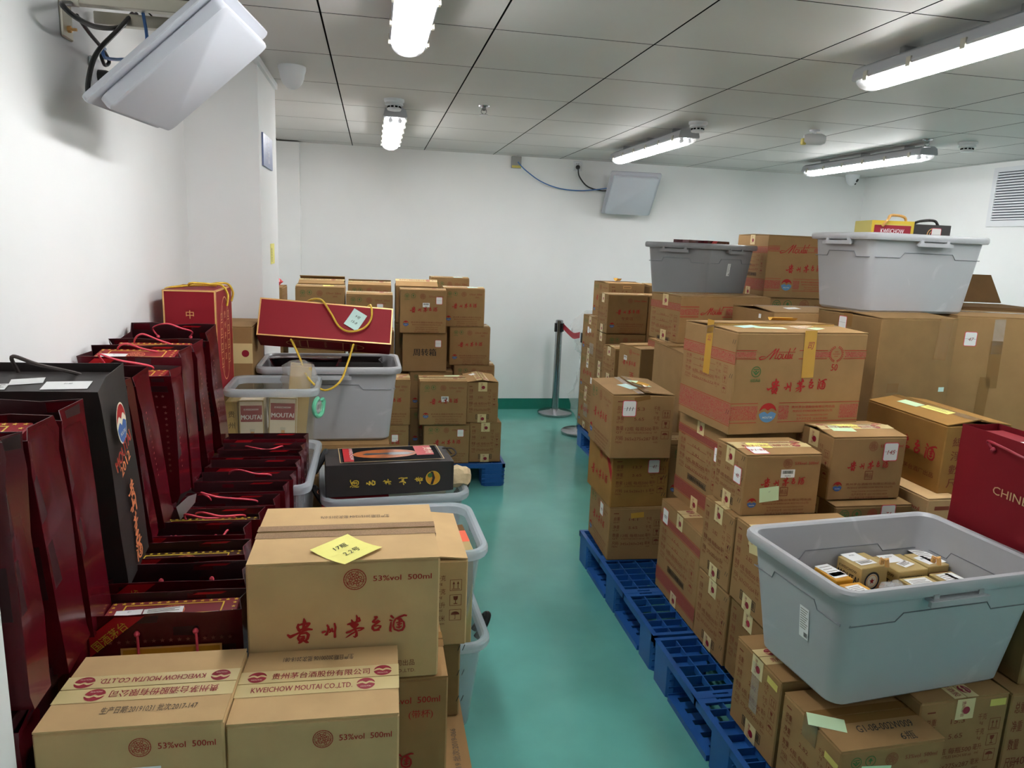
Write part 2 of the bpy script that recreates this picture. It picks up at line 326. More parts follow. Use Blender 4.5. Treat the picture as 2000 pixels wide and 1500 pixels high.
def barcode(mb, F, u0, v0, u1, v1, fr=True, m='black', n=.0009):
    rnd = random.Random(int(u0*1e4)); t = (v1-v0)*.08
    if fr: mb.frame(F, u0, v0, u1, v1, t, m); u0, u1, v0, v1 = u0+3*t, u1-3*t, v0+2*t, v1-2*t
    x = u0
    while x < u1:
        b = (u1-u0)*rnd.choice((.012, .02, .03)); mb.rect(F, x, v0, min(u1, x+b), v1, m, n); x += b+(u1-u0)*rnd.choice((.014, .022))
def lines5(mb, F, u, v, w, k, m='red_pale', lic=('生产许可证号: QS1152 0302 0059', '出口食品卫生注册编号:5200/10003')):
    for i, (t, q, b) in enumerate((('贵州茅台酒股份有限公司出品', 1, .01), ('PRODUCE OF KWEICHOW MOUTAI CO.,LTD.', .92, .015), ('http://www.moutaichina.com', .72, 0), (lic[0], .72, 0), (lic[1], .78, 0))):
        mb.text(F, t, u+w/2, v-i*k, k*.72, m, w=w*q, al='c', bold=b)
def front6(mb, F, w, h, green=True, seal=False, cup=True, ink='red', lines=True, logo=True, cw=.6, cv=.55):
    if green:
        greenlogo(mb, F, .15*w, .86*h, .05*w); greenlogo(mb, F, .285*w, .86*h, .05*w, True); eu = .49
    else: eu = .55
    emblem(mb, F, eu*w, .85*h, .06*w, 'red' if not green and cw > .59 else 'red_pale')
    mb.text(F, '53%vol  500ml', .62*w if green else .645*w, .83*h, .062*h, 'red' if not green else 'red_pale', w=.31*w, bold=.012)
    if cup and green: mb.text(F, '(带杯)', .76*w, .755*h, .045*h, 'red_pale')
    calli(mb, F, .51*w, cv*h, cw*w, ink)
    if seal:
        a, b, q = .48*w, .32*h, .055*w; mb.frame(F, a, b, a+2*q, b+2*q, q*.14, 'brown_ink'); mb.text(F, '精品', a+q, b+q*.5, q*1.2, 'brown_ink', w=q*1.6, al='c')
    if logo: lips(mb, F, .13*w, .22*h, .06*w)
    if lines: lines5(mb, F, .24*w, .235*h, .68*w, .055*h, 'brown_ink')
def spec(mb, F, w, h, gross='15.3', net='5.65', qty=12, dim='365x275x287', bar=False, m='brown_ink', ul=False, y0=0., y1=1., unit='千克'):
    Y = lambda q: (y0+(y1-y0)*q)*h
    hh = h*(y1-y0); rows = (('总重', 'GR.WT', gross, unit, 'kg'), ('净重', 'NT.WT', net, unit, 'kg'), ('数量', 'QT.', '%d瓶 每瓶500' % qty, '毫升', 'ml'), ('尺码', 'MEAS.', dim, '毫米', 'mm'))
    mb.rect(F, .08*w, Y(.885), .17*w, Y(.9), m)
    for i, (a, b, c, d, e) in enumerate(rows):
        y = Y(.765-.155*i)
        mb.text(F, a, .08*w, y, hh*.075, m, w=.115*w, bold=.012); mb.text(F, b, .08*w, y-hh*.052, hh*.045, m, w=.11*w)
        mb.text(F, c, .44*w, y-.01*hh, hh*.07, m, w=(.16 if i < 2 else .42)*w, al='c')
        if i == 2: mb.text(F, '%d BOTTLES EACH 500 ml' % qty, .45*w, y-hh*.058, hh*.04, m, w=.42*w, al='c')
        if ul: mb.rect(F, .23*w, y-.02*hh, .66*w, y-.012*hh, m)
        mb.text(F, d, .67*w, y, hh*.07, m, w=.1*w); mb.text(F, e, .7*w, y-hh*.05, hh*.045, m)
    icons(mb, F, .815*w, Y(.64), .125*w if .125*w < .17*hh else .17*hh, m)
    if bar: barcode(mb, F, .30*w, Y(.085), .72*w, Y(.20))
def ticks(mb, F, w, h):
    for q in (.88, .55, .2):
        for d in (0, .012): mb.poly(F, [(w-.028+d, q*h), (w-.026+d, q*h), (w-.02+d, q*h+.016), (w-.022+d, q*h+.016)], 'black')
def band(mb, F, u0, u1, v0, v1, m='pat'):
    mb.rect(F, u0, v0, u1, v1, m, .0006)
def wreath(mb, F, u, v, r, m='red'):
    for i in range(11):
        for sgn in (1, -1):
            a = PI/2+sgn*(.35+i*.25)
            for q in (.9, 1.08):
                G = F.at(u+r*q*math.cos(a), v+r*q*math.sin(a), a+sgn*1.1); mb.disc(G, 0, 0, r*.13, m, ry=r*.055, k=8)
    for y, ww in ((.3, .6), (0, 1.1), (-.3, .6)): mb.rect(F, u-r*ww/2, v+y*r-.02*r, u+r*ww/2, v+y*r+.03*r, m)
def bigfront(mb, F, w, h, num=None, green=False, mo=True, scr=(.17, .44), bot=True):
    v0, v1 = .745*h, .825*h
    for a, b in ((0, .145), (.585, .715 if green or num else .66), (.83, 1.)):
        band(mb, F, a*w, b*w, v0+.012*h, v1-.012*h)
    for y in (v0, v1): mb.rect(F, 0, y-.001, .15*w, y+.001, 'red'); mb.rect(F, .47*w, y-.001, .69*w, y+.001, 'red'); mb.rect(F, .82*w, y-.001, w, y+.001, 'red')
    k = (scr[1]-scr[0])*w/510; mb.brush(F, SCRIPT_T, scr[0]*w-432*k, .80*h+235*k, k*1., 'red')
    wreath(mb, F, .76*w, .79*h, .05*w)
    if num: mb.text(F, num, .755*w, .625*h, .095*h, 'red', al='c', bold=.02, w=.05*w, shear=.1)
    if green: greenlogo(mb, F, .16*w, .62*h, .036*w); mb.text(F, 'GreenFood', .16*w, .52*h, .025*h, 'green', w=.07*w, al='c')
    calli(mb, F, .48*w, .48*h, .46*w)
    if bot:
        v0, v1 = .12*h, .31*h
        for y in (v0, v1): mb.rect(F, 0, y-.001, .2*w, y+.001, 'red'); mb.rect(F, .36*w, y-.001, w, y+.001, 'red')
        for a, b in ((0, .2), (.36, .44), (.84, .99)): band(mb, F, a*w, b*w, v0+.025*h, v1-.025*h)
        lips(mb, F, .28*w, .215*h, .066*w, 'red', 'sky_blue'); lines5(mb, F, .46*w, .255*h, .34*w, .04*h, 'red', ('生产许可证号: 1616-030-0001', ''))
def bigside(mb, F, w, h, dense=False, vals=('16.6', '2.82', 6, '528x374x373'), bar=True, y=(.73, .82, .13, .31)):
    m = 'pat_dense' if dense else 'pat'
    band(mb, F, 0, w, y[0]*h, y[1]*h, m); band(mb, F, 0, w, y[2]*h, y[3]*h, m)
    for q in (y[0]-.01, y[1]+.01, y[2]-.01, y[3]+.01): mb.rect(F, 0, q*h-.001, w, q*h+.001, 'red')
    spec(mb, F, w, h, *vals, bar=bar, ul=True, m='red_pale', y0=y[3]+.01, y1=y[0]+.04)

# ------------------------------------------------------------------ stuck-on papers
def number_label(F, u, v, txt, parent, s=.052, ink='red', rot=0., n=.0012):
    mb = MB(); G = F.at(u, v, rot); h = s*1.15; r = s*.12
    def rr(a, b, q): return [(x, y) for x, y, _ in rrect(a, b, q, 0, 3)]
    mb.poly(G, rr(s, h, r), 'pink', n); mb.poly(G, rr(s*.91, h-.09*s, r*.8), 'white', n+.0003); mb.rect(G, -s*.42, -.002*s, s*.42, .012*s, 'grey_ink', n+.0005)
    if txt: mb.text(G, txt, 0, -s*.16, s*.40, ink, al='c', bold=-.012, shear=.25, n=n+.0007)
    return mb.build('number_label', parent)
def paper(name, F, u, v, w, h, m, parent, rot=0., lines=0, scrawl=None, n=.0012, ink='black', curl=0.):
    mb = MB(); G = F.at(u, v, rot); k = 4
    mb.add([G.p(-w/2+w*(j % 2), -h/2+h*(j//2)/k, n+curl*abs((j//2)/k-.5)**2*4) for j in range(2*(k+1))], [(2*i, 2*i+1, 2*i+3, 2*i+2) for i in range(k)], m)
    for i in range(lines): mb.rect(G, -w*.4, h*(.3-.6*i/max(1, lines))-.001, w*(.4-.12*(i % 2)), h*(.3-.6*i/max(1, lines))+.001, 'grey_ink', n+.0004)
    if scrawl:
        for i, t in enumerate(scrawl): mb.text(G, t, 0, h*(.12-.32*i), min(h*.19, w*.6), ink, al='c', n=n+curl*.3+.0005, shear=.25, bold=-.01)
    return mb.build(name, parent)
def barcode_label(F, u, v, w, h, parent, rot=0., txt=None, n=.0012):
    mb = MB(); G = F.at(u, v, rot); mb.rect(G, -w/2, -h/2, w/2, h/2, 'white', n); barcode(mb, G, -w*.38, -h*.02, w*.38, h*.38, False, n=n+.0004)
    mb.text(G, '贵州茅台', 0, -h*.36, h*.2, 'black', al='c', n=n+.0004)
    if txt: mb.text(G, txt, 0, -h*.36, h*.26, 'black', al='c', n=n+.0005)
    return mb.build('barcode_label', parent)

# ------------------------------------------------------------------ cartons
def faces(w, d, h):
    return {'F': Fr((-w/2, -d/2, 0), (1, 0, 0), (0, 0, 1)), 'L': Fr((-w/2, d/2, 0), (0, -1, 0), (0, 0, 1)),
            'R': Fr((w/2, -d/2, 0), (0, 1, 0), (0, 0, 1)), 'B': Fr((w/2, d/2, 0), (-1, 0, 0), (0, 0, 1))}
def tape_words(mb, G, L, m='wine', cn=True, x=.03):
    """one line of the printed parcel tape, along G's u"""
    while x < L-.02:
        if x > .02: lips(mb, G, x, 0, .0165, 'wine', 'wine', .0012)
        t = '贵州茅台酒股份有限公司' if cn else 'KWEICHOW MOUTAI CO.,LTD.'
        ww = min(.175, L-x-.032)
        if ww > .03:
            if ww < .16: t = t[:max(2, int(len(t)*ww/.175))]
            mb.text(G, t, x+.026, -.008, .021, m, w=ww, bold=.015, n=.0012)
        x += .225
def carton(label, pos, yaw, w, d, h, F=None, L=None, R=None, m='card', seam='x', tilt=(1.2, 1.2), tape='tape_logo', words=True, tdir=(0, 0), drop='LR', top=None, stick=(), white=(), notes=(), group='cartons', name='carton', swap=False):
    """pos = near-left bottom corner; yaw in degrees; F, L, R = print functions for the faces"""
    a = math.radians(yaw); c, s = math.cos(a), math.sin(a)
    root = thing(name, label, 'box', (pos[0]+c*w/2-s*d/2, pos[1]+s*w/2+c*d/2, pos[2]), (0, 0, a), group)
    fs = faces(w, d, h); mb = MB(); mb.box(-w/2, -d/2, 0, w/2, d/2, h-.004, m, .0035)
    for k, fn, ww in (('F', F, w), ('L', L, d), ('R', R, d)):
        if fn: fn(mb, fs[k], ww, h)
    mb.build('carton_body', root)
    fl = {}
    if seam == 'x': hs = (('N', Fr((-w/2, -d/2, h), (1, 0, 0), (0, math.cos(math.radians(tilt[0])), math.sin(math.radians(tilt[0])))), w, d/2), ('A', Fr((w/2, d/2, h), (-1, 0, 0), (0, -math.cos(math.radians(tilt[1])), math.sin(math.radians(tilt[1])))), w, d/2))
    else: hs = (('N', Fr((-w/2, d/2, h), (0, -1, 0), (math.cos(math.radians(tilt[0])), 0, math.sin(math.radians(tilt[0])))), d, w/2), ('A', Fr((w/2, -d/2, h), (0, 1, 0), (-math.cos(math.radians(tilt[1])), 0, math.sin(math.radians(tilt[1])))), d, w/2))
    tl = 'LR' if seam == 'x' else 'BF'
    for i, (k, G, W, D) in enumerate(hs):
        fm = MB(); fm.slab(G, .001, .001, W-.001, D-.0015, -.0035, 0, m)
        if top and k in top: top[k](fm, G, W, D)
        fo = fm.build('flap', root); fl[k] = G
        if tape:
            tm = MB(); tw = .038 if words else .03; tm.rect(G, -.0005, D-tw, W+.0005, D-.001, tape, .0008)
            if words:
                T = G.at(0, D-tw/2) if not tdir[i] else G.at(W, D-tw/2, PI)
                tape_words(tm, T, W, cn=(i == 0) != swap, x=.03 if i else .0)
            tm.build('tape', fo)
    if tape:
        for k in drop:
            ww = d if k in 'LR' else w
            Fx = fs[k]
            for (z0, z1) in ((h-.06, h-.001), (.001, .055)):
                tm = MB(); tm.rect(Fx, ww/2-.028, z0, ww/2+.028, z1, tape, .0011)
                if words: tm.disc(Fx, ww/2+.004, (z0+z1)/2-.004, .011, 'wine', .0015, k=14); tm.text(Fx.at(ww/2-.012, z1-.006, -PI/2), '贵州茅台', 0, 0, .014, 'wine', w=.045, n=.0015)
                tm.build('tape', root)
    fs.update(fl)
    for q in stick: number_label(fs[q[0]], q[1], q[2], q[3], root, *(q[4:]))
    for q in white: barcode_label(fs[q[0]], q[1], q[2], q[3], q[4], root)
    for q in notes: paper('sticky_note' if q[5] in ('yellow', 'mint', 'aqua') else 'paper_slip', fs[q[0]], q[1], q[2], q[3], q[4], q[5], root, *(q[6:]))
    return root

# ------------------------------------------------------------------ bins, bags, gift boxes
def storage_bin(label, ctr, yaw, w, d, h, m='bin', rim=None, t=.035, lip=.019, handles=('F',), handle_m=None, sticker=None, group='storage bins', ridge=True, wall=.004, knob=None):
    root = thing('storage_bin', label, 'storage bin', ctr, (0, 0, math.radians(yaw)), group)
    rc = min(.05, w*.1) if m in ('bin', 'bin_dk') else min(.07, w*.14); W, D = w-2*lip, d-2*lip
    def rg(z, off=0): q = t*(1-z/h); return rrect(W-2*q-2*off, D-2*q-2*off, rc*.8, z)
    mb = MB(); mb.loft([rg(0, .008), rg(.01), rg(h-.03)], m, True, False)
    mb.loft([rg(h-.03, wall), rg(.012, wall)], m, False, True)
    bbod = mb.build('bin_body', root, True)
    mb = MB(); mb.loft([rg(h-.032), rrect(w-.006, d-.006, rc, h-.03), rrect(w, d, rc, h-.022), rrect(w, d, rc, h-.007), rrect(w-.008, d-.008, rc, h), rrect(W+.004, D+.004, rc*.8, h), rrect(W-2*wall, D-2*wall, rc*.8, h-.006), rg(h-.03, wall)], rim or m, False, False)
    mb.build('bin_rim', root, True)
    def wallpt(face, x, z, o):
        q = t*(1-z/h); hw, hd = W/2-q+o, D/2-q+o
        return {'F': (x*hw, -hd, z), 'B': (-x*hw, hd, z), 'L': (-hw, -x*hd, z), 'R': (hw, x*hd, z)}[face]
    if ridge:
        mb = MB()
        for o in (.0008, -wall-.0008):
            for f in 'FLRB':
                mb.tube([wallpt(f, x, z*h, o) for x, z in ((-.94, .70), (-.5, .70), (-.43, .765), (.43, .765), (.5, .70), (.94, .70))], .0017, 'bin_line' if m in ('bin', 'bin_dk') else m, 5)
        mb.build('moulded_ridge', bbod)
    for f in handles:
        mb = MB(); hm = handle_m or rim or m; L = w if f in 'FB' else d
        x0 = .09/L*2
        P = [wallpt(f, x, h-.045, .03) for x in (-x0, x0)]
        a, b = A(*P[0]), A(*P[1]); u = (b-a)/np.linalg.norm(b-a); G = Fr(a, u, (0, 0, 1)); LL = np.linalg.norm(b-a)
        mb.slab(G, 0, -.008, LL, .006, -.006, .004, hm)
        for q in (.12, .88): mb.slab(G, LL*q-.008, -.004, LL*q+.008, .02, -.03, -.004, hm)
        mb.slab(G, .01, .004, LL-.01, .009, -.02, .0, hm)
        mb.build('latch_handle', root)
    if knob:
        for f, x in knob:
            mb = MB(); P = [wallpt(f, x+dx, h-dz, o) for dx, dz, o in ((-.13, .075, .006), (-.10, .03, .03), (0, .008, .04), (.10, .03, .03), (.13, .075, .006))]
            mb.tube(spline(P, 5), .011, 'black_plastic', 8); mb.build('black_handle', root, True)
    if sticker:
        f, x, z, sw, sh = sticker; q = A(*wallpt(f, x, z*h, .0012)); mb = MB()
        uu = A(*wallpt(f, x+.05, z*h, .0012))-q; uu /= np.linalg.norm(uu); vv = A(*wallpt(f, x, z*h+.02, .0012))-q; vv /= np.linalg.norm(vv); G = Fr(q, uu, vv)
        mb.rect(G, -sw/2, -sh/2, sw/2, sh/2, 'white', .0006)
        for i in range(9): mb.rect(G, -sw*.4, sh*(.4-.075*i), sw*(.4-.1*(i % 3)), sh*(.42-.075*i), 'grey_ink', .001)
        barcode(mb, G, 0, -sh*.44, sw*.4, -sh*.3, False); mb.build('price_sticker', bbod)
    return root
def star(mb, F, u, v, r, m, n=.0009):
    mb.poly(F, [(u+(r if i % 2 == 0 else r*.42)*math.cos(PI/2+i*PI/5), v+(r if i % 2 == 0 else r*.42)*math.sin(PI/2+i*PI/5)) for i in range(10)], m, n)
def cord(parent, pts, r=.0035, m='cord', name='cord_handle', knots=True):
    r *= .78
    mb = MB(); P = spline(pts, 7); mb.tube(P, r, m, 7); o = mb.build(name, parent, True)
    if knots:
        for e in (P[0], P[-1]): mb = MB(); mb.lathe([(r*.6, -r*2.2), (r*1.9, -r*1.1), (r*2.2, .2*r), (r*1.6, r*1.5), (r*.7, r*2.4)], m, 8, e); mb.build('knot', o, True)
    return o
def gift_bag(label, pos, rot, w, d, h, m='maroon', min_='maroon_in', pinch=.02, top_pinch=None, wob=.004, cords=((0, 0, .05),), cm='cord', ribbon=True, stars=True, panel=False, group='dark red gift bags', extra=None, seed=0, name='gift_bag', cr=.0035, inner=None):
    """open paper bag; pos = base centre, opening at +z, front at -y"""
    root = thing(name, label, 'gift bag', pos, rot, group); rnd = random.Random(seed)
    mb = MB(); zs = (0, .06, .3, .62, .86, .94, 1.); rings = []
    tp = pinch if top_pinch is None else top_pinch
    for i, z in enumerate(zs):
        pz = tp*max(0, (z-.12))/.88; j = lambda q=1.: rnd.uniform(-wob, wob)*q*(0 if i == 0 else 1)
        x, y, zz = w/2, d/2, z*h
        r = []
        for k in range(4): r.append((-x+2*x*k/4+j(.3), -y+(j(1.6) if 0 < k < 4 else j()), zz))
        r.append((x+j(.6), -y+j(), zz)); r.append((x-pz+j(.5), j(), zz))
        for k in range(4): r.append((x-2*x*k/4+j(.3), y+(j(1.6) if 0 < k < 4 else j()), zz))
        r.append((-x+j(.6), y+j(), zz)); r.append((-x+pz+j(.5), j(), zz)); rings.append(r)
    mb.loft(rings, m, True, False)
    q = .0014
    inn = [[(px*(1-2*q/w), py*(1-2*q/d), pz) for px, py, pz in r] for r in rings[2:]]
    mb.loft(list(reversed(inn)), min_, False, False)
    n = len(rings[-1]); a, b = rings[-1], inn[-1]
    mb.add(list(a)+list(b), [(i, (i+1) % n, n+(i+1) % n, n+i) for i in range(n)], m)
    FF = Fr((-w/2, -d/2-wob*1.7-.0006, 0), (1, 0, 0), (0, 0, 1)); BI = Fr((-w/2, d/2-wob*1.7-.0025, 0), (1, 0, 0), (0, 0, 1)); SR = Fr((w/2+wob*.6+.0006, -d/2, 0), (0, 1, 0), (0, 0, 1))
    mb.build('bag_body', root, True)
    pm = MB()
    if ribbon:
        for G, up in ((FF, 1), (BI, 0)):
            if up:
                pm.poly(G, [(0, h-.085), (0, h-.042), (.05, h-.001), (.105, h-.001)], 'ribbon', .0004)
                pm.text(G.at(.010, h-.066, .69), '国酒茅台', 0, -.008, .022, 'star', w=.078, bold=.006, n=.0009)
            else: pm.poly(G, [(w*.60, h-.006), (w*.80, h-.006), (w*.84, h-.001), (w*.64, h-.001)], 'ribbon', .0004)
    if stars:
        k = int(w/.0155)
        for i in range(2, k-1):
            star(pm, FF, (i+.5)*w/k, h-.055, .005, 'star_dim')
            if i > 3: star(pm, FF, (i+.5)*w/k, h-.085, .004, 'star_dim')
        for i in range(12): star(pm, FF, w-.02, h-.085-.017*i, .005, 'star_dim'); star(pm, SR, .012, h-.08-.017*i, .004, 'star_dim')
    if panel:
        pm.rect(FF, w*.2, h*.2, w*.86, h-.068, 'gold', .0006); pm.rect(FF, w*.2+.004, h*.2, w*.86-.004, h-.072, 'amber', .0010)
    if extra: extra(pm, FF, SR, w, d, h)
    if pm.v: pm.build('printed_panel', root)
    for side, x0, rise in cords:                                        # side 0: back handle, 1: front handle
        y = (d/2-.004) if side == 0 else (-d/2-.006); z0 = h-.045; x = w*.19
        if rise is None:                                                # only the knots show, loop tucked down outside
            for sx in (-x, x): cord(root, [(sx, y-.004 if side == 0 else y, z0+.006), (sx+.003, (y-.012 if side == 0 else y-.006), z0-.012), (sx+.004, (y-.012 if side == 0 else y-.008), z0-(.026 if side == 0 else .09))], cr, cm)
        else:
            cord(root, [(-x, y-(.006 if side == 0 else 0), z0), (-x-.01, y-.012, z0+.03+rise*.3), (-x*.5+x0, y-.05, z0+.05+rise), (x*.4+x0, y-.055, z0+.04+rise*.8), (x+.008, y-.014, z0+.025), (x, y-(.006 if side == 0 else 0), z0)], cr, cm)
    return root
def gift_box(label, pos, rot, w, d, h, m='case_red', deco=True, labels=(), group='gift boxes inside the bags', name='gift_box', edge=None, top=None, face=None):
    root = thing(name, label, 'gift box', pos, rot, group); mb = MB(); mb.box(-w/2, -d/2, 0, w/2, d/2, h, m, .002)
    T = Fr((-w/2, -d/2, h), (1, 0, 0), (0, 1, 0)); F = Fr((-w/2, -d/2, 0), (1, 0, 0), (0, 0, 1)); L = Fr((-w/2, d/2, 0), (0, -1, 0), (0, 0, 1)); R = Fr((w/2, -d/2, 0), (0, 1, 0), (0, 0, 1))
    if deco:
        k = int(w/.016)
        for i in range(k):
            for v in (.009, d-.009): star(mb, T, (i+.5)*w/k, v, .0055, 'star')
        for i in range(1, int(d/.017)): star(mb, T, .009, i*.017+.006, .005, 'star'); star(mb, T, w-.009, i*.017+.006, .005, 'star')
        mb.frame(T, .03, .02, w-.03, d-.016, .003, 'star'); emblem(mb, T, w*.5, d*.42, min(.025, d*.3), 'print_orange')
    if edge:
        e = edge
        for G, W, Hh in ((F, w, h), (L, d, h), (R, d, h), (T, w, d)): mb.frame(G, 0, 0, W, Hh, .0055 if e == 'gold' else .0035, e, .0008)
    if top: top(mb, T, w, d)
    if face: face(mb, F, L, R, w, d, h)
    mb.build('box_body', root)
    for q in labels: paper('paper_label', {'T': T, 'F': F}[q[0]], q[1], q[2], q[3], q[4], 'white', root, *q[5:])
    return root
def rope(parent, pts, R=.004, turns=260, name='rope_handle', m='rope', k=10):
    P = spline(pts, k); mb = MB(); L = sum(np.linalg.norm(P[i+1]-P[i]) for i in range(len(P)-1))
    n = max(12, int(L/.0022)); d = np.cumsum([0]+[np.linalg.norm(P[i+1]-P[i]) for i in range(len(P)-1)]); d /= d[-1]
    PP = np.array(P); Q = np.stack([np.interp(np.linspace(0, 1, n), d, PP[:, i]) for i in range(3)], 1)
    T = np.gradient(Q, axis=0); T /= np.linalg.norm(T, axis=1)[:, None]+1e-9
    ref = A(.31, .62, .72); N1 = np.cross(T, ref); N1 /= np.linalg.norm(N1, axis=1)[:, None]+1e-9; N2 = np.cross(T, N1)
    ph = np.linspace(0, L/.013*2*PI, n)
    for s in range(3):
        a = ph+s*2*PI/3; mb.tube(Q+R*.55*(N1*np.cos(a)[:, None]+N2*np.sin(a)[:, None]), R*.58, m, 5)
    return mb.build(name, parent, True)

def pallet(label, pos, w, d, group='blue plastic pallets', h=.15):
    root = thing('plastic_pallet', label, 'pallet', pos, (0, 0, 0), group); m = 'pallet'
    mb = MB()                                                           # deck: lattice of ribs with wider cross bands
    ny, nx = 18, 15
    zt = h; zb = h-.028
    for i in range(ny+1):
        y = i*d/ny; t = .018 if i in (0, ny) else .014 if i % 6 == 0 else .0035; y0 = min(max(0, y-t/2), d-t)
        mb.box(0, y0, zb, w, y0+t, zt-(0 if t > .01 else .004), m)
    for j in range(nx+1):
        x = j*w/nx; t = .018 if j in (0, nx) else .03 if j % 5 == 0 else .0035; x0 = min(max(0, x-t/2), w-t)
        mb.box(x0, 0, zb, x0+t, d, zt-(0 if t > .01 else .004)-.0005, m)
    for k in (1/3, 2/3):                                                # flat bands with square holes between deck fields
        y0 = k*d-.03
        for q in range(10):
            a = q*w/10; mb.box(a, y0, zt-.006, a+w/10*.55, y0+.06, zt-.001, m); mb.box(a+w/10*.55, y0, zt-.006, a+w/10, y0+.014, zt-.001, m); mb.box(a+w/10*.55, y0+.046, zt-.006, a+w/10, y0+.06, zt-.001, m)
    mb.build('deck', root)
    for i, y in enumerate((0, d/2-.075, d-.15)):
        for j, x in enumerate((0, w/2-.075, w-.15)):
            fb = MB(); c = .02
            ring = lambda z, e: [(x+c-e, y-e, z), (x+.15-c+e, y-e, z), (x+.15+e, y+c-e, z), (x+.15+e, y+.15-c+e, z), (x+.15-c+e, y+.15+e, z), (x+c-e, y+.15+e, z), (x-e, y+.15-c+e, z), (x-e, y+c-e, z)]
            fb.loft([ring(0, -.002), ring(zb, -.0005)], m, True, True)
            for q in range(4): fb.box(x+.002, y-.0015+.0, .02+q*.027, x+.148, y+.002, .026+q*.027, m)
            fb.build('foot', root)
    for x in (.0, w/2-.06, w-.12):
        for (y0, y1) in ((.15, d/2-.075), (d/2+.075, d-.15)):
            rb = MB(); n = 5; L = (y1-y0)
            rb.box(x+.002, y0, 0, x+.03, y1, .02, m); rb.box(x+.085, y0, 0, x+.12, y1, .02, m)
            for q in range(n+1):
                yy = y0+q*L/n; rb.box(x+.03, yy-.018 if q else yy, .002, x+.085, min(y1, yy+.018), .02, m)
            rb.build('bottom_runner', root)
    return root

# ------------------------------------------------------------------ the room
def quad_obj(name, pts, m):
    mb = MB(); mb.add(pts, [tuple(range(len(pts)))], m); return struct(mb.build(name))
XL, XR, YB, YN = -.817, 4.685, 6.5, -2.3
def slabobj(name, x0, y0, z0, x1, y1, z1, m):
    mb = MB(); mb.box(x0, y0, z0, x1, y1, z1, m); return struct(mb.build(name))
slabobj('floor', XL-.1, YN-.1, -.1, XR+.1, YB+.1, 0, 'floor')
slabobj('wall_left', XL-.1, YN, 0, XL, YB, CE, 'wall')
slabobj('wall_back', XL-.1, YB, 0, XR+.1, YB+.1, CE, 'wall')
slabobj('wall_right', XR, YN, 0, XR+.1, YB, CE, 'wall')
slabobj('wall_near', XL-.1, YN-.1, 0, XR+.1, YN, CE, 'wall')
slabobj('pillar', XL, 3.503, 0, -.505, 4.09, CE-.002, 'wall')
slabobj('trim_2', XL, .80, 0, -.542, 1.10, CE-.002, 'wall')
slabobj('trim_1', XL, 6.40, 0, -.61, YB, CE-.012, 'wall')
mb = MB(); mb.box(XL-.1, YN-.1, CE+.018, XR+.1, YB+.1, CE+.05, 'groove')
for i in range(-2, 9):
    for j in range(-8, 9):
        x0, y0 = -.1833+i*.6012, 2.135+j*.5989; x1, y1 = x0+.6012, y0+.5989
        x0, y0, x1, y1 = max(x0+.0034, XL), max(y0+.0028, YN), min(x1-.0034, XR), min(y1-.0028, YB)
        if x1-x0 > .01 and y1-y0 > .01: mb.box(x0, y0, CE+.0004, x1, y1, CE+.018, 'groove'); mb.add([(x0, y0, CE), (x0, y1, CE), (x1, y1, CE), (x1, y0, CE)], [(0, 1, 2, 3)], 'tile')
struct(mb.build('ceiling'))
for nm, b in (('baseboard_back', (XL, YB-.006, 0, XR, YB, .103)), ('baseboard_left', (XL, YN, 0, XL+.006, 3.5, .103)), ('baseboard_right', (XR-.006, YN, 0, XR, YB, .103))):
    slabobj(nm, *b, 'base_paint')
mb = MB(); mb.box(XL, 3.497, 0, -.499, 3.503, .103, 'base_paint'); mb.box(-.505, 3.497, 0, -.499, 4.09, .103, 'base_paint'); struct(mb.build('baseboard_pillar'))

# ------------------------------------------------------------------ lamps
def tube_light(label, x, y0, y1):
    root = thing('tube_light', label, 'ceiling light', (x, (y0+y1)/2, CE), (0, 0, 0), 'twin tube ceiling lights'); L = (y1-y0)/2
    mb = MB(); pr = [(-.062, -.078), (-.067, -.070), (-.058, -.036), (-.034, -.022), (.034, -.022), (.058, -.036), (.067, -.070), (.062, -.078)]
    mb.loft([[(a, -L, b) for a, b in pr], [(a, L, b) for a, b in pr]], 'fixture'); mb.build('housing', root)
    mb = MB()
    for q in (-.72, -.05, .68): mb = MB(); mb.box(-.03, q*L-.012, -.024, .03, q*L+.012, 0, 'steel'); mb.build('ceiling_bracket', root)
    mb = MB(); rr = []
    for y, k in ((-L, .55), (-L+.012, .9), (-L+.03, 1), (L-.03, 1), (L-.012, .9), (L, .55)):
        rr.append([(-.06*k, y, -.077)]+[(.06*k*-math.cos(a), y, -.077-.036*k*math.sin(a)) for a in [PI*i/12 for i in range(1, 12)]]+[(.06*k, y, -.077)])
    mb.loft(rr, 'cover', True, True); dc = mb.build('diffuser_cover', root, True)
    for sx in (-.026, .026):
        mb = MB(); mb.tube([(sx, -L+.07, -.090), (sx, L-.07, -.090)], .0145, 'tube', 10); mb.build('lamp_tube', root, True)
        mb = MB()
        for e in (-1, 1): mb = MB(); mb.tube([(sx, e*(L-.07), -.090), (sx, e*(L-.045), -.090)], .013, 'fixture', 10); mb.build('lamp_socket', root)
    for q in (-.85, -.5, -.15, .2, .55, .88):
        for sx in (-1, 1): mb = MB(); mb.box(sx*.066-.004, q*L-.011, -.088, sx*.066+.004, q*L+.011, -.056, 'brushed'); mb.build('cover_clip', dc)
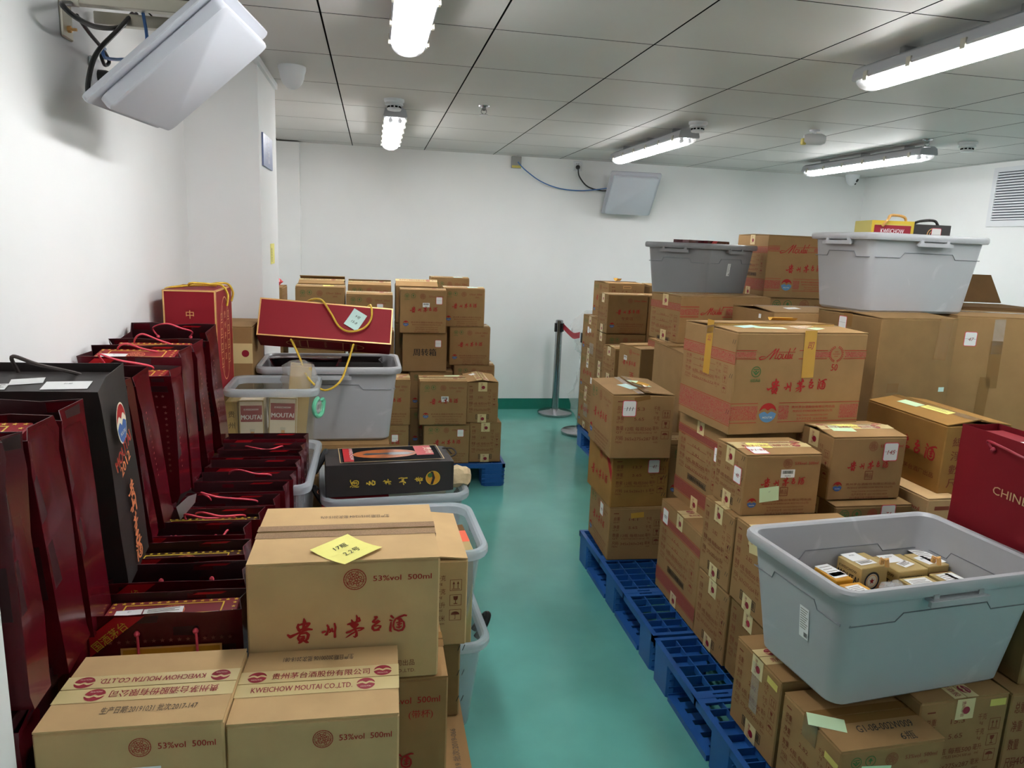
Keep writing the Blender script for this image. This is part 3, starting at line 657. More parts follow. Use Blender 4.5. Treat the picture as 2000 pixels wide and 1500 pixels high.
for x, y0, y1, l in ((.115, 4.33, 5.70, 'twin tube light near the back wall, end on between smoke detector and tall cartons'), (.115, 1.40, 2.79, 'twin tube light overhead, cut off by the top edge of the photo'), (1.88, 4.32, 5.66, 'twin tube light above the white panel antenna on the back wall'),
        (1.88, 1.30, 2.68, 'largest twin tube light, glaring at the upper right corner'), (3.54, 4.31, 5.66, 'twin tube light in front of the far right corner camera'), (3.54, 1.3, 2.68, 'twin tube light over the right pallets, outside the photo'),
        (1.88, -1.5, -.15, 'twin tube light behind the camera in the middle row')):
    tube_light(l, x, y0, y1)
# ------------------------------------------------------------------ ceiling and wall fittings
def detector(label, x, y, slots=True):
    root = thing('smoke_detector', label, 'smoke detector', (x, y, CE), (0, 0, 0), 'ceiling smoke detectors')
    mb = MB(); mb.lathe([(.055, 0), (.055, -.012), (.05, -.018)], 'plastic_white', 28); mb.build('base', root, True)
    mb = MB(); mb.lathe([(.046, -.018), (.05, -.03), (.034, -.036), (.034, -.046), (.04, -.05), (.036, -.058), (.01, -.06)], 'plastic_white', 28); sh = mb.build('sensor_head', root, True)
    if slots:
        for i in range(10):
            mb = MB(); a = i*2*PI/10; R = Matrix.Rotation(a, 3, 'Z'); mb.box(.0335, -.007, -.045, .0375, .007, -.037, 'groove', rot=R); mb.build('vent_slot', sh)
detector('round white smoke detector beside the far end-on tube light', .105, 4.24); detector('round white smoke detector above the lamp over the wall antenna', 1.885, 4.22); detector('white smoke detector at far right near the air vent', 3.73, 4.21)
def sprinkler(label, x, y):
    root = thing('ceiling_sprinkler', label, 'sprinkler', (x, y, CE), (0, 0, 0), 'ceiling sprinklers')
    mb = MB(); mb.lathe([(.032, 0), (.03, -.006), (.02, -.009)], 'steel', 20); mb.build('flange', root, True)
    mb = MB(); mb.lathe([(.012, -.008), (.013, -.022), (.006, -.026)], 'steel', 14)
    for e in (-1, 1): mb.tube([(e*.012, 0, -.02), (e*.016, 0, -.034), (e*.004, 0, -.046)], .003, 'steel', 6)
    mb.lathe([(.004, -.044), (.024, -.046), (.024, -.049), (.004, -.05)], 'steel', 16); mb.build('deflector', root, True)
sprinkler('small chrome sprinkler head in the middle of the ceiling', .602, 4.23); sprinkler('small chrome sprinkler head close to the right-hand smoke detector', 3.43, 4.205)
pr = thing('motion_sensor', 'white barrel motion sensor on a ceiling bracket, yellow tape below', 'motion sensor', (2.63, 4.19, CE))
mb = MB(); mb.lathe([(.03, 0), (.03, -.008), (.012, -.012), (.01, -.03)], 'plastic_white', 18); mb.build('bracket', pr, True)
mb = MB(); mb.tube([(-.055, .02, -.055), (-.03, .01, -.055), (.04, -.015, -.055), (.062, -.022, -.055)], [.026, .034, .034, .024], 'plastic_white', 16); mb.build('sensor_body', pr, True)
mb = MB(); mb.box(-.07, 0, -.088, -.045, .03, -.05, 'seal', .004); mb.build('yellow_tape', pr)
def dome(label, loc, rotz, side):
    root = thing('dome_camera', label, 'security camera', loc, (0, 0, rotz), 'security cameras')
    mb = MB(); mb.lathe([(.062, 0), (.062, -.012), (.056, -.03)], 'plastic_white', 28); mb.build('base', root, True)
    mb = MB(); mb.lathe([(.056, -.028), (.053, -.05), (.042, -.075), (.026, -.092), (.006, -.1)], 'plastic_white', 28); ds = mb.build('dome_shell', root, True)
    if side:
        for i, (z, r) in enumerate(((-.052, .017), (-.08, .010))):
            mb = MB(); R = Matrix.Rotation(PI/2+.5, 3, 'X'); mb.lathe([(r, 0), (r, .006), (r*.4, .009)], 'black_plastic', 16, (0, -.046+i*.014, z), R); mb.build('lens', ds, True)
dome('white dome camera hanging from the ceiling beside the pillar', (-.37, 3.62, CE), .4, False)
dome('small white camera with two dark lenses in the far right ceiling corner', (4.40, 6.30, CE), .45, True)
mb = MB(); mb.box(-.515, 3.44, CE-.028, -.487, 4.06, CE, 'plastic_white', .003); tag(mb.build('cable_trunking'), 'narrow white cable trunking along the top of the pillar', 'cable trunking')
# air vent on the right wall
vt = thing('air_vent', 'white louvred air vent high on the right wall', 'air vent', (XR, 4.66, 2.03)); G = Fr((0, .29, -.2), (0, -1, 0), (0, 0, 1))
mb = MB(); mb.slab(G, -.02, -.02, .6, .025, 0, .012, 'plastic_white'); mb.slab(G, -.02, .385, .6, .42, 0, .012, 'plastic_white'); mb.slab(G, -.02, .025, .02, .385, 0, .012, 'plastic_white'); mb.slab(G, .56, .025, .6, .385, 0, .012, 'plastic_white'); mb.build('vent_frame', vt)
mb = MB(); mb.slab(G, .02, .025, .56, .385, 0, .002, 'dark_slat'); mb.build('vent_backing', vt)
mb = MB()
for i in range(18): mb.slab(G, .02, .03+i*.0198, .56, .041+i*.0198, .003, .011, 'plastic_white')
mb.build('louvre', vt)
# far panel antenna, socket, junction box
def panel_antenna(label, M, group='white panel antennas'):
    root = thing('panel_antenna', label, 'panel antenna', (0, 0, 0), (0, 0, 0), group); root.matrix_world = M
    s = .225; mb = MB(); mb.loft([rrect(2*s, 2*s, .018, .012, 4), rrect(2*s, 2*s, .018, .0, 4), rrect(2*s-.004, 2*s-.004, .018, -.003, 4)], 'panel'); mb.build('flange', root)
    mb = MB(); mb.loft([rrect(.38, .38, .02, -.003, 4), rrect(.398, .398, .02, -.009, 4), rrect(.400, .400, .02, -.030, 4), rrect(.395, .395, .02, -.037, 4), rrect(.383, .383, .02, -.0395, 4)], 'panel', False, True); mb.build('radome', root, True)
    mb = MB(); mb.box(-.07, -.07, .012, .07, .07, .03, 'brushed'); mb.lathe([(.012, .03), (.012, .06)], 'steel', 12); mb.build('mount_plate', root)
    return root
def basis(c, n, up):
    z = -Vector(n).normalized(); x = Vector(up).cross(z).normalized(); y = z.cross(x); M = Matrix((x, y, z)).transposed().to_4x4(); M.translation = Vector(c); return M
pa = panel_antenna('tilted white square panel antenna on the back wall beside a plugged socket', basis((2.225, 6.27, 2.0), (-.05, -.72, -.62), (0, 0, 1)))
mb = MB(); mb.tube([(2.235, 6.5, 2.07), (2.232, 6.40, 2.05), (2.228, 6.30, 2.025)], .014, 'brushed', 10); mb.build('mounting_arm', None); bpy.data.objects['mounting_arm'].parent = pa; bpy.data.objects['mounting_arm'].matrix_parent_inverse = pa.matrix_world.inverted()
sk = thing('wall_socket', 'white wall socket with black plug below the ceiling on the back wall', 'socket', (1.785, 6.5, 2.235)); mb = MB(); mb.box(-.043, -.011, -.045, .043, 0, .041, 'plastic_white', .004); F0 = Fr((0, -.011, 0), (1, 0, 0), (0, 0, 1))
for dx in (-.008, .008): mb.rect(F0, dx-.002, .012, dx+.002, .024, 'black')
mb.build('face_plate', sk); mb = MB(); mb.lathe([(.018, -.004), (.019, .018), (.012, .028)], 'black_plastic', 14, (0, -.011, -.012), Matrix.Rotation(PI/2, 3, 'X')); mb.build('plug', sk, True)
mb = MB(); mb.tube(spline([(1.785, 6.47, 2.21), (1.80, 6.46, 2.14), (1.88, 6.46, 2.06), (2.0, 6.44, 2.03), (2.06, 6.36, 2.03)], 8), .006, 'black_plastic', 7); tag(mb.build('power_cable', None, True), 'black power cable hanging from the back wall socket to the antenna', 'cable')
jb = thing('junction_box', 'grey junction box with yellow sticker on the back wall', 'junction box', (1.225, 6.5, 2.235)); mb = MB(); mb.box(-.043, -.03, -.052, .043, 0, .048, 'box_grey', .003); mb.build('box_shell', jb); mb = MB(); mb.rect(Fr((0, -.03, 0), (1, 0, 0), (0, 0, 1)), -.041, -.05, .041, -.03, 'seal', .001); mb.build('yellow_sticker', jb)
mb = MB(); mb.tube(spline([(1.235, 6.465, 2.235), (1.30, 6.45, 2.17), (1.45, 6.46, 2.08), (1.62, 6.46, 2.03), (1.80, 6.46, 2.02), (1.95, 6.44, 2.035), (2.05, 6.37, 2.05)], 8), .005, 'cable_blue', 7); tag(mb.build('data_cable', None, True), 'blue data cable sagging from the junction box to the wall antenna', 'cable')
# near panel antenna on the left wall with its bracket and cables
na = panel_antenna('large white panel antenna tilted on a bracket on the left wall', basis((-.515, 2.261, 1.995), (.65, -.08, -.76), (.12, .99, 0)))
br = thing('wall_bracket', 'steel angle bracket bolted to the left wall behind the large antenna', 'bracket', (XL, 2.27, 2.13))
mb = MB(); mb.box(0, -.035, -.095, .008, .035, .12, 'brushed', .003); mb.box(.004, -.035, -.02, .05, -.028, .10, 'brushed'); mb.build('wall_plate', br)
mb = MB(); mb.box(.02, -.03, -.012, .42, .0, .022, 'brushed', .002); mb.build('arm', br)
mb = MB(); mb.box(.02, .16, -.012, .42, .19, .022, 'brushed', .002); mb.build('arm', br)
for z in (-.07, .09):
    mb = MB(); mb.lathe([(.009, .008), (.009, .016), (.004, .018), (.004, .03)], 'gold', 6, (0, .0, z), Matrix.Rotation(PI/2, 3, 'Y')); mb.build('bolt', br)
ad = MB(); ad.box(-.68, 2.255, 2.154, -.48, 2.40, 2.19, 'black_plastic', .006); tag(ad.build('power_adapter'), 'black power adapter tied on top of the left wall bracket', 'power adapter')
sk2 = thing('wall_socket', 'white wall socket with black plug on the left wall behind the antenna', 'socket', (XL, 2.47, 1.985)); mb = MB(); mb.box(0, -.045, -.05, .012, .045, .045, 'plastic_white', .004); mb.build('face_plate', sk2); mb = MB(); mb.lathe([(.02, 0), (.02, .02), (.012, .045)], 'black_plastic', 14, (.012, 0, -.005), Matrix.Rotation(PI/2, 3, 'Y')); mb.build('plug', sk2, True)
for nm, l, m, r, pts in (('power_cable', 'thick black cable looping under the left wall bracket', 'black_plastic', .0065, [(-.79, 2.25, 2.12), (-.74, 2.05, 2.065), (-.72, 2.08, 2.045), (-.72, 2.22, 2.06), (-.72, 2.41, 2.11), (-.70, 2.50, 2.17)]),
        ('power_cable', 'black cable running down from the bracket behind the antenna edge', 'black_plastic', .0065, [(-.70, 2.46, 2.16), (-.71, 2.35, 2.086), (-.72, 2.228, 2.008), (-.72, 2.156, 1.948), (-.72, 2.121, 1.88), (-.71, 2.15, 1.865)]),
        ('power_cable', 'thin black cable from the bracket to the left wall plug', 'black_plastic', .005, [(-.74, 2.139, 2.065), (-.74, 2.221, 2.043), (-.74, 2.31, 2.026), (-.74, 2.358, 2.004), (-.74, 2.322, 1.986), (-.74, 2.298, 2.004), (-.75, 2.35, 2.023), (-.78, 2.45, 2.03)]),
        ('data_cable', 'blue data cable curling behind the large antenna', 'cable_blue', .0045, [(-.62, 2.272, 2.12), (-.62, 2.296, 2.06), (-.66, 2.40, 2.045), (-.72, 2.501, 2.045), (-.72, 2.40, 2.02), (-.72, 2.346, 2.008), (-.72, 2.263, 1.995), (-.72, 2.248, 2.015), (-.74, 2.33, 2.03)])):
    mb = MB(); mb.tube(spline(pts, 9), r, m, 8); tag(mb.build(nm, None, True), l, 'cable')
# signs on the pillar
sg = MB(); G = Fr((-.505, 3.58, 1.845), (0, 1, 0), (0, 0, 1)); sg.slab(G, 0, 0, .30, .145, 0, .008, 'sign'); sg.text(G.at(.15, .10, -PI/2), '员工通道', -.04, .0, .05, 'white', w=.12, n=.0088); sg.text(G.at(.09, .10, -PI/2), 'STAFF', -.03, .0, .035, 'white', w=.1, n=.0088); tag(sg.build('wall_sign'), 'blue grey sign plate with white lettering on the pillar', 'sign')
sg = MB(); G = Fr((-.504, 3.78, 1.39), (0, 1, 0), (0, 0, 1)); sg.slab(G, 0, 0, .14, .10, 0, .001, 'yellow'); sg.text(G.at(.03, .08, -PI/2), '请随手关灯', 0, 0, .03, 'black', w=.07, n=.0015); tag(sg.build('sticky_note'), 'yellow note stuck to the pillar below the sign plate', 'note')

# ------------------------------------------------------------------ queue posts and wrapped bundle
def post(label, x, y, belt=None):
    root = thing('queue_post', label, 'barrier post', (x, y, 0), (0, 0, 0), 'steel queue posts')
    mb = MB(); mb.lathe([(.155, 0), (.16, .006), (.16, .02), (.15, .028), (.05, .042), (.035, .05)], 'steel', 40); mb.build('base', root, True)
    mb = MB(); mb.lathe([(.032, .045), (.032, .80)], 'steel', 24); mb.build('pole', root, True)
    mb = MB(); mb.lathe([(.034, .79), (.034, .865), (.028, .872), (.008, .874)], 'steel', 24)
    for a in range(4): mb.box(.03, -.012, .765, .044, .012, .845, 'black_plastic', .002, Matrix.Rotation(a*PI/2+.3, 3, 'Z'))
    mb.build('belt_head', root, True)
    if belt:
        mb = MB(); P = spline(belt, 10); n = len(P); vs = []
        for p in P: vs += [p-A(0, 0, .025), p+A(0, 0, .025)]
        k = len(vs); vs += [v+A(.0015, .0015, 0) for v in vs]
        mb.add(vs, [(2*i, 2*i+2, 2*i+3, 2*i+1) for i in range(n-1)]+[(k+2*i, k+2*i+1, k+2*i+3, k+2*i+2) for i in range(n-1)], 'belt'); mb.build('belt', root)
post('steel queue post with red belt standing by the back wall', 1.645, 6.30, [(.03, -.02, .82), (.03, -.2, .795), (.02, -.42, .785), (.01, -.64, .82)])
post('steel queue post half hidden behind the far carton stack', 1.695, 5.62)
rnd = random.Random(5); rings = []
for i in range(15):
    z = i/14*.97; q = .20+.05*math.sin(z*9)-.06*abs(z-.45); q = q*(1.18 if z > .62 else .95)*(1-max(0, z-.85)*3.2); rings.append([((q+rnd.uniform(-.03, .03))*math.cos(2*PI*j/18)*.95, (q+rnd.uniform(-.03, .03))*math.sin(2*PI*j/18)*.8, z) for j in range(18)])
mb = MB(); mb.loft(rings, 'film'); wb = mb.build('plastic_wrapped_bundle', None, True); wb.location = (1.95, 6.12, 0); tag(wb, 'tall bundle wrapped in crumpled clear plastic by the back wall', 'wrapped bundle')

# ------------------------------------------------------------------ pallets
pallet('blue plastic pallet under the nearest right stacks, cut by the bottom edge', (1.008, 1.20, 0), 1.2, 1.055)
pallet('blue plastic pallet with an empty lattice corner under the three-carton tower', (1.012, 2.272, 0), 1.2, .99)
pallet('blue plastic pallet far back on the right behind the queue posts', (1.575, 4.25, 0), 1.2, 1.07)
pallet('blue plastic pallet under the carton stacks at the back left', (-.37, 4.36, 0), 1.2, 1.0)

# ------------------------------------------------------------------ right-hand stacks
def P(fn, **k): return lambda mb, F, w, h: fn(mb, F, w, h, **k)
def both(*fs): return lambda mb, F, w, h: [f(mb, F, w, h) for f in fs]
g1, g2, g3 = 'cartons in the near right stacks', 'cartons in the far right stacks', 'cartons in the back left stacks'
def sp(gr, net='5.65', q=12, dim='365x275x287', bar=False, tk=False, **k): return both(P(spec, gross=gr, net=net, qty=q, dim=dim, bar=bar, **k), *([ticks] if tk else []))
s6 = lambda dim, gr='8.8', bar=True: sp(gr, '2.82', 6, dim, bar, True)
F12 = P(front6, cup=True)
carton('brown wine carton on the blue pallet, lowest of the three-carton tower by the aisle', (1.037, 2.908, .15), -2.7, .258, .345, .25, sp('14.1', dim='345x260x245'), F12, seam='x', drop='', tape='tape_brown', words=False, stick=[('L', .22, .2, '40', .055, 'wine')], notes=[('F', .13, .215, .06, .025, 'tape_gold', .1)], group=g1)
carton('yellowed carton labelled 41, middle of the three-carton tower by the aisle', (1.036, 2.912, .40), .1, .267, .35, .24, sp('13.7', dim='34.5x26x21.5', tk=True, unit='公斤'), both(P(front6, green=False, lines=False, logo=False, cw=.7, cv=.45), lambda mb, F, w, h: mb.poly(F, [(w*.72, h), (w*.84, h), (w, h*.72), (w, h*.5)], 'red')), m='card_old', seam='x', drop='', tape='tape_brown', words=False, stick=[('F', .195, .19, '41', .055, 'wine')], group=g1)
carton('carton labelled 111 with torn tape and paper slips, topmost of the three-carton tower', (1.004, 2.871, .641), -2.3, .277, .370, .286, both(sp('15.3')), F12, seam='y', tilt=(2.5, 5), tape='tape_brown', words=False, drop='', stick=[('F', .075, .225, '111', .062, 'black')], notes=[('N', .22, .11, .11, .05, 'aqua', .3, 0, ('一',)), ('A', .20, .10, .13, .06, 'mint', .2), ('A', .13, .12, .07, .05, 'tape_gold', .5, 0, None, .006, 'red', .01), ('F', .13, .27, .07, .02, 'tape_brown', .2)], group=g1)
carton('big carton with red bands labelled 101, standing on the pallet edge', (1.170, 2.281, .15), -.6, .528, .385, .383, None, P(bigside, dense=True, y=(.77, .84, .10, .235)), seam='x', stick=[('L', .055, .325, '101', .055, 'black')], group=g1)
carton('big carton with red bands labelled 15, directly under the 50 carton', (1.25, 2.33, .534), 2, .528, .372, .372, None, P(bigside, dense=True, y=(.77, .84, .10, .235)), seam='x', stick=[('L', .33, .27, '15', .05, 'red')], group=g1)
def t50(fm, G, W, D): pass
carton('big carton printed 50 with laurel wreath, golden tape and paper slips on top', (1.230, 2.277, .908), 4.5, .538, .368, .368, P(bigfront, num='50', green=True), both(P(bigside, vals=('18.6', '2.82', 6, '528x374x373'), bar=False, y=(.70, .79, .10, .30)), ticks), m='card', seam='x', tilt=(1.5, 3), tape='tape_gold', words=False, drop='', notes=[('F', .295, .29, .05, .17, 'tape_gold', .03, 0, ('司',), .0012, 'wine'), ('L', .185, .29, .045, .20, 'tape_gold', -.02, 0, ('公', ), .0012, 'wine'), ('L', .185, .355, .06, .03, 'tape_grain', .2), ('N', .12, .13, .1, .05, 'aqua', .3), ('A', .16, .08, .10, .05, 'tape_gold', 2.9, 0, None, .006, 'red', .012), ('N', .19, .10, .12, .04, 'mint', -.2), ('N', .36, .12, .12, .05, 'tape_gold', .15), ('N', .38, .09, .07, .04, 'mint', .5, 0, ('X',))], group=g1)
carton('carton with barcode on the pallet edge, near side of the 101 carton', (1.172, 2.053, .15), .6, .367, .224, .264, None, s6('367x237x264'), seam='x', group=g1)
carton('carton with barcode marked 8.8, low in the stack behind the big grey bin', (1.18, 1.82, .15), 0, .367, .228, .265, None, s6('377x237x264'), m='card_dark', seam='x', group=g1)
carton('carton marked 7.4 between the 48 carton and the pallet-edge carton', (1.170, 2.063, .416), 1, .275, .212, .272, None, s6('275x202x265', '7.4'), seam='x', stick=(), group=g1)
carton('carton with peeling gold tape right behind the rim of the big grey bin', (1.173, 1.826, .417), 0, .367, .230, .278, None, s6('367x237x264'), seam='x', notes=[('L', .12, .235, .06, .07, 'tape_logo', .2)], top={'N': lambda fm, G, W, D: fm.text(G, '生产日期:20170519 批次:2016-033', .09, .035, .016, 'brown_ink', w=.2)}, group=g1)
carton('carton labelled 48 with green sticky note and barcode label on its front', (1.187, 2.062, .691), .5, .275, .202, .211, both(P(front6, green=False, seal=True, cw=.58)), both(s6('205x202x215', '6.6')), seam='x', tilt=(4, 3), drop='L', stick=[('L', .158, .13, '48', .05, 'red'), ('N', .06, .04, '48-146', .06, 'red', PI)], white=[('F', .155, .145, .05, .028)], notes=[('F', .095, .075, .07, .05, 'mint', .1, 0, ('✓',)), ('N', .09, .085, .08, .045, 'yellow', -.1, 0, ('5.1',))], group=g1)
carton('carton labelled 145 with sticky notes and loose flaps on top', (1.54, 2.126, .713), .2, .287, .217, .227, P(front6, green=False, seal=True, cw=.56), sp('7.4', '2.82', 6, '275x202x2', False), seam='x', tilt=(7, 6), drop='L', stick=[('F', .228, .172, '145', .058, 'red')], notes=[('N', .08, .075, .085, .05, 'mint', -.1, 0, ('12-0',)), ('N', .12, .095, .08, .03, 'yellow', -.1), ('A', .17, .09, .1, .03, 'yellow', .05), ('N', .19, .09, .06, .03, 'film', .1)], group=g1)
carton('carton labelled 74 under the 145 carton, mostly hidden by the grey bin', (1.548, 2.08, .43), 0, .30, .24, .278, lambda mb, F, w, h: [greenlogo(mb, F, .12*w, .89*h, .06*w, word=False), greenlogo(mb, F, .28*w, .89*h, .06*w, True), emblem(mb, F, .48*w, .89*h, .06*w, 'red'), mb.text(F, '500ml', .86*w, .87*h, .05*h, 'red_pale')], None, m='card_dark', seam='x', stick=[('F', .205, .246, '74', .058, 'red')], group=g1)
carton('old yellowed carton with big red lettering beside the red CHINESE bag', (1.955, 2.10, .735), 0, .265, .415, .25, lambda mb, F, w, h: [mb.text(F, t, .12*w, h*(.70-.2*i), h*.15, 'brown_ink', w=.34*w, bold=.01) for i, t in enumerate(('總重', '淨重', '數量', '尺碼'))], lambda mb, F, w, h: [calli(mb, F, .5*w, .52*h, .86*w), mb.text(F, '中国贵州茅台酒厂出品', .33*w, .2*h, .08*h, 'brown_ink', w=.6*w)], m='card_old', seam='y', tilt=(9, 7), tape='tape_brown', words=False, drop='', notes=[('N', .25, .10, .13, .035, 'yellow', .05, 3), ('N', .13, .085, .1, .04, 'mint', .05)], group=g1)
carton('carton labelled 54 under the yellowed carton with big red lettering', (1.885, 2.055, .45), 0, .29, .44, .285, lambda mb, F, w, h: mb.rect(F, .1*w, .85*h, .3*w, .9*h, 'red_pale'), lambda mb, F, w, h: [mb.text(F, '53%vol  500ml', .5*w, .8*h, .075*h, 'red', w=.42*w, bold=.012), mb.text(F, '(带杯)', .66*w, .7*h, .06*h, 'red')], m='card_light', seam='y', tape='tape_brown', words=False, drop='', stick=[('L', .16, .215, '54', .06, 'black')], notes=[('F', .15, .23, .11, .07, 'cream', -.08, 0, ('贵阳 1', 'D 05.11.1'))], group=g1)
carton('nearest right-hand carton on the pallet with taped seal strip and barcode', (1.082, 1.575, .15), 1.3, .30, .235, .265, None, sp('7.7', '2.82', 6, '275x260x263', True), seam='x', notes=[('L', .115, .17, .04, .15, 'film', .02), ('L', .195, .235, .05, .02, 'seal', -.05)], group=g1)
carton('carton with handwriting G1-08 on its top, at the bottom edge under the bin', (1.090, 1.325, .15), 2, .293, .235, .247, P(front6, green=True, cw=.6, lines=False, logo=False), sp('7.7', '2.82', 6, '2', False), seam='x', tilt=(1.5, 1.5), words=False, tape='tape_brown', drop='L', top={'N': lambda fm, G, W, D: [fm.text(G, 'G1-08-002W009', W*.3, D*.45, .034, 'black', w=.16, shear=.2), fm.text(G, '6瓶', W*.62, D*.12, .03, 'black', shear=.2)]}, notes=[('N', .03, .10, .09, .05, 'mint', -.5), ('F', .10, .17, .085, .055, 'mint', -.1, 0, ('杯',)), ('L', .205, .20, .05, .018, 'seal', -.05)], group=g1)
carton('carton marked 15.3 with large barcode under the near end of the grey bin', (1.375, 1.415, .15), 2.2, .275, .365, .287, sp('15.3', bar=True), None, seam='y', drop='F', notes=[('F', .24, .265, .05, .02, 'seal', 0)], group=g1)
carton('carton marked 405 with shiny clear tape at the lower right picture corner', (1.665, 1.43, .15), 0, .45, .40, .279, lambda mb, F, w, h: [mb.text(F, t, .03*w, h*(.8-.2*i), h*.13, 'brown_ink', bold=.01, w=.075*w) for i, t in enumerate(('总重', '净重', '数量', '尺码'))]+[mb.text(F, t, (.22 if i == 0 else .1)*w, h*(.62-.4*i), h*.12, 'brown_ink') for i, t in enumerate(('6', '405'))], None, seam='x', drop='', notes=[('F', .12, .15, .07, .16, 'film', .05)], group=g1)
carton('plain carton standing behind the right end of the big grey bin', (1.71, 1.46, .431), 0, .40, .37, .285, None, None, m='card_dark', seam='x', tape=None, group=g1)
carton('carton in the dark gap behind the three-carton tower', (1.305, 2.93, .42), 0, .285, .205, .265, P(front6), None, m='card_dark', group=g1)
carton('carton at pallet level in the dark gap behind the three-carton tower', (1.305, 2.93, .15), 0, .285, .205, .265, P(front6), None, m='card_dark', group=g1)
carton('carton at pallet level carrying the 54 carton', (1.885, 2.055, .15), 0, .29, .44, .298, None, None, m='card_dark', tape=None, group=g1)
# grey bin with gift boxes
storage_bin('big open grey bin full of gold gift boxes, on the nearest right cartons', (1.383, 1.603, .438), 5.7, .669, .427, .343, handles=('F',), sticker=('L', .25, .52, .035, .09), t=.042)
def goldface(mb, F, L, R, w, d, h):
    mb.text(L, 'KWEICHOW', .010, h-.024, .012, 'black', w=d*.72); mb.text(L, 'MOUTAI', .008, h-.052, .03, 'black', w=d*.84, bold=.03)
    v = h-.042; mb.disc(F, w*.42, v, w*.27, 'cream'); mb.ring(F, w*.42, v, w*.28, w*.06, 'bag_black', .001); mb.ring(F, w*.42, v, w*.2, w*.03, 'gold', .0012); star(mb, F, w*.42, v, w*.10, 'red', .0014)
    mb.text(F, 'MOUTAI', w*.62, h-.068, .018, 'orange', w=w*.34)
def goldface2(mb, F, L, R, w, d, h):
    for G, q in ((F, w), (L, d)): mb.text(G, 'KWEICHOW', .010, h-.026, .013, 'black', w=q*.75); mb.text(G, 'MOUTAI', .008, h-.056, .028, 'black', w=q*.84, bold=.03)
gg = 'gift boxes in the big grey bin'
def tab(root, x, y, z, m='cloth'):
    mb = MB(); mb.tube([(x, y, z), (x-.004, y-.004, z+.016), (x+.004, y-.012, z+.018), (x+.008, y-.014, z-.004)], .007, m, 6); mb.build('ribbon_tab', root)
def inb(x, y): a = math.radians(5.7); return 1.383+x*math.cos(a)-y*math.sin(a), 1.603+x*math.sin(a)+y*math.cos(a)
for i, (l, x, y, z, rz, ww, dd, hh, m, fc, labs, tb) in enumerate((
    ('gold gift box with red star seal, tallest in the grey bin', *inb(.023, .118), .448, .17, .10, .09, .237, 'goldcard', goldface, [('T', .04, .07, .055, .05, 0, 0, ('0150',)), ('T', .045, .03, .06, .025, 0, 4)], (.02, -.045, .245)),
    ('gold gift box with white labels beside the red star box', *inb(.150, .110), .448, .10, .105, .105, .222, 'goldcard', goldface2, [('T', .045, .08, .06, .05, 0, 0, ('02339',)), ('T', .06, .04, .05, .03, .3, 4)], None),
    ('gold and red trimmed gift box at the far right inside the grey bin', *inb(.250, .112), .448, .12, .08, .09, .222, 'goldcard', lambda mb, F, L, R, w, d, h: mb.rect(F, .004, h*.3, w-.004, h-.02, 'wine'), [('T', .06, .065, .05, .1, 0, 6), ('T', .03, .04, .04, .05, .2, 0, ('0355',))], (-.02, -.04, .235)),
    ('yellow patterned gift box nearest the left wall of the grey bin', *inb(-.082, .110), .448, .12, .058, .09, .212, 'amber', None, [('T', .03, .06, .05, .07, .1, 3), ('T', .03, .03, .05, .03, .1, 0, ('0448',))], None),
    ('yellow gift box partly behind the front rim of the grey bin', *inb(-.072, .018), .448, .12, .07, .08, .205, 'amber', None, [('T', .03, .04, .05, .05, .1, 4)], None),
    ('blue sided gift box with white label near the front rim of the grey bin', *inb(.140, .008), .448, .10, .10, .085, .206, 'goldcard', lambda mb, F, L, R, w, d, h: mb.rect(L, .004, .02, d-.004, h-.02, 'blue'), [('T', .045, .045, .075, .06, 0, 5)], None),
    ('gold gift box with tilted labels at the right front in the grey bin', *inb(.243, .010), .448, .10, .08, .09, .208, 'goldcard', None, [('T', .035, .05, .045, .06, .1, 4), ('T', .06, .05, .03, .06, .1, 0)], None))):
    r = gift_box(l, (x, y, z), (0, 0, rz), ww, dd, hh, m, False, labs, gg, face=fc)
    if tb: tab(r, *tb, 'gold')
mb = MB()
for i in range(7): mb.lathe([(.004, -.012), (.016, -.004), (.014, .008), (.003, .014)], 'film', 7, (1.392+.009*i, 1.622+.008*(i % 2), .645+.004*(i % 3)))
tag(mb.build('crumpled_film'), 'crumpled clear film between the boxes in the big grey bin', 'plastic film')
# red CHINESE bag
gift_bag('dark red paper bag with golden CHINESE lettering beside the grey bin', (1.80, 1.61, .716), (0, 0, -PI/2), .40, .125, .352, 'bag_red', 'bag_red', pinch=.01, wob=.002, cords=((1, .05, -.02),), cm='wine', cr=.0045, ribbon=False, stars=False, group='carrier bags', extra=lambda pm, FF, SR, w, d, h: [pm.text(FF, 'CHINESE', .145, .185, .034, 'tan_text', w=.15, bold=.0), pm.text(FF, 'LIQUOR', .31, .185, .034, 'tan_text', w=.08)], name='gift_bag')
sl = gift_box('red box with a pale paper slip inside the CHINESE bag', (1.80, 1.60, .72), (0, 0, -PI/2), .36, .10, .335, 'bag_red', False, [('T', .2, .05, .14, .05, 0, 0)], 'boxes inside carrier bags')

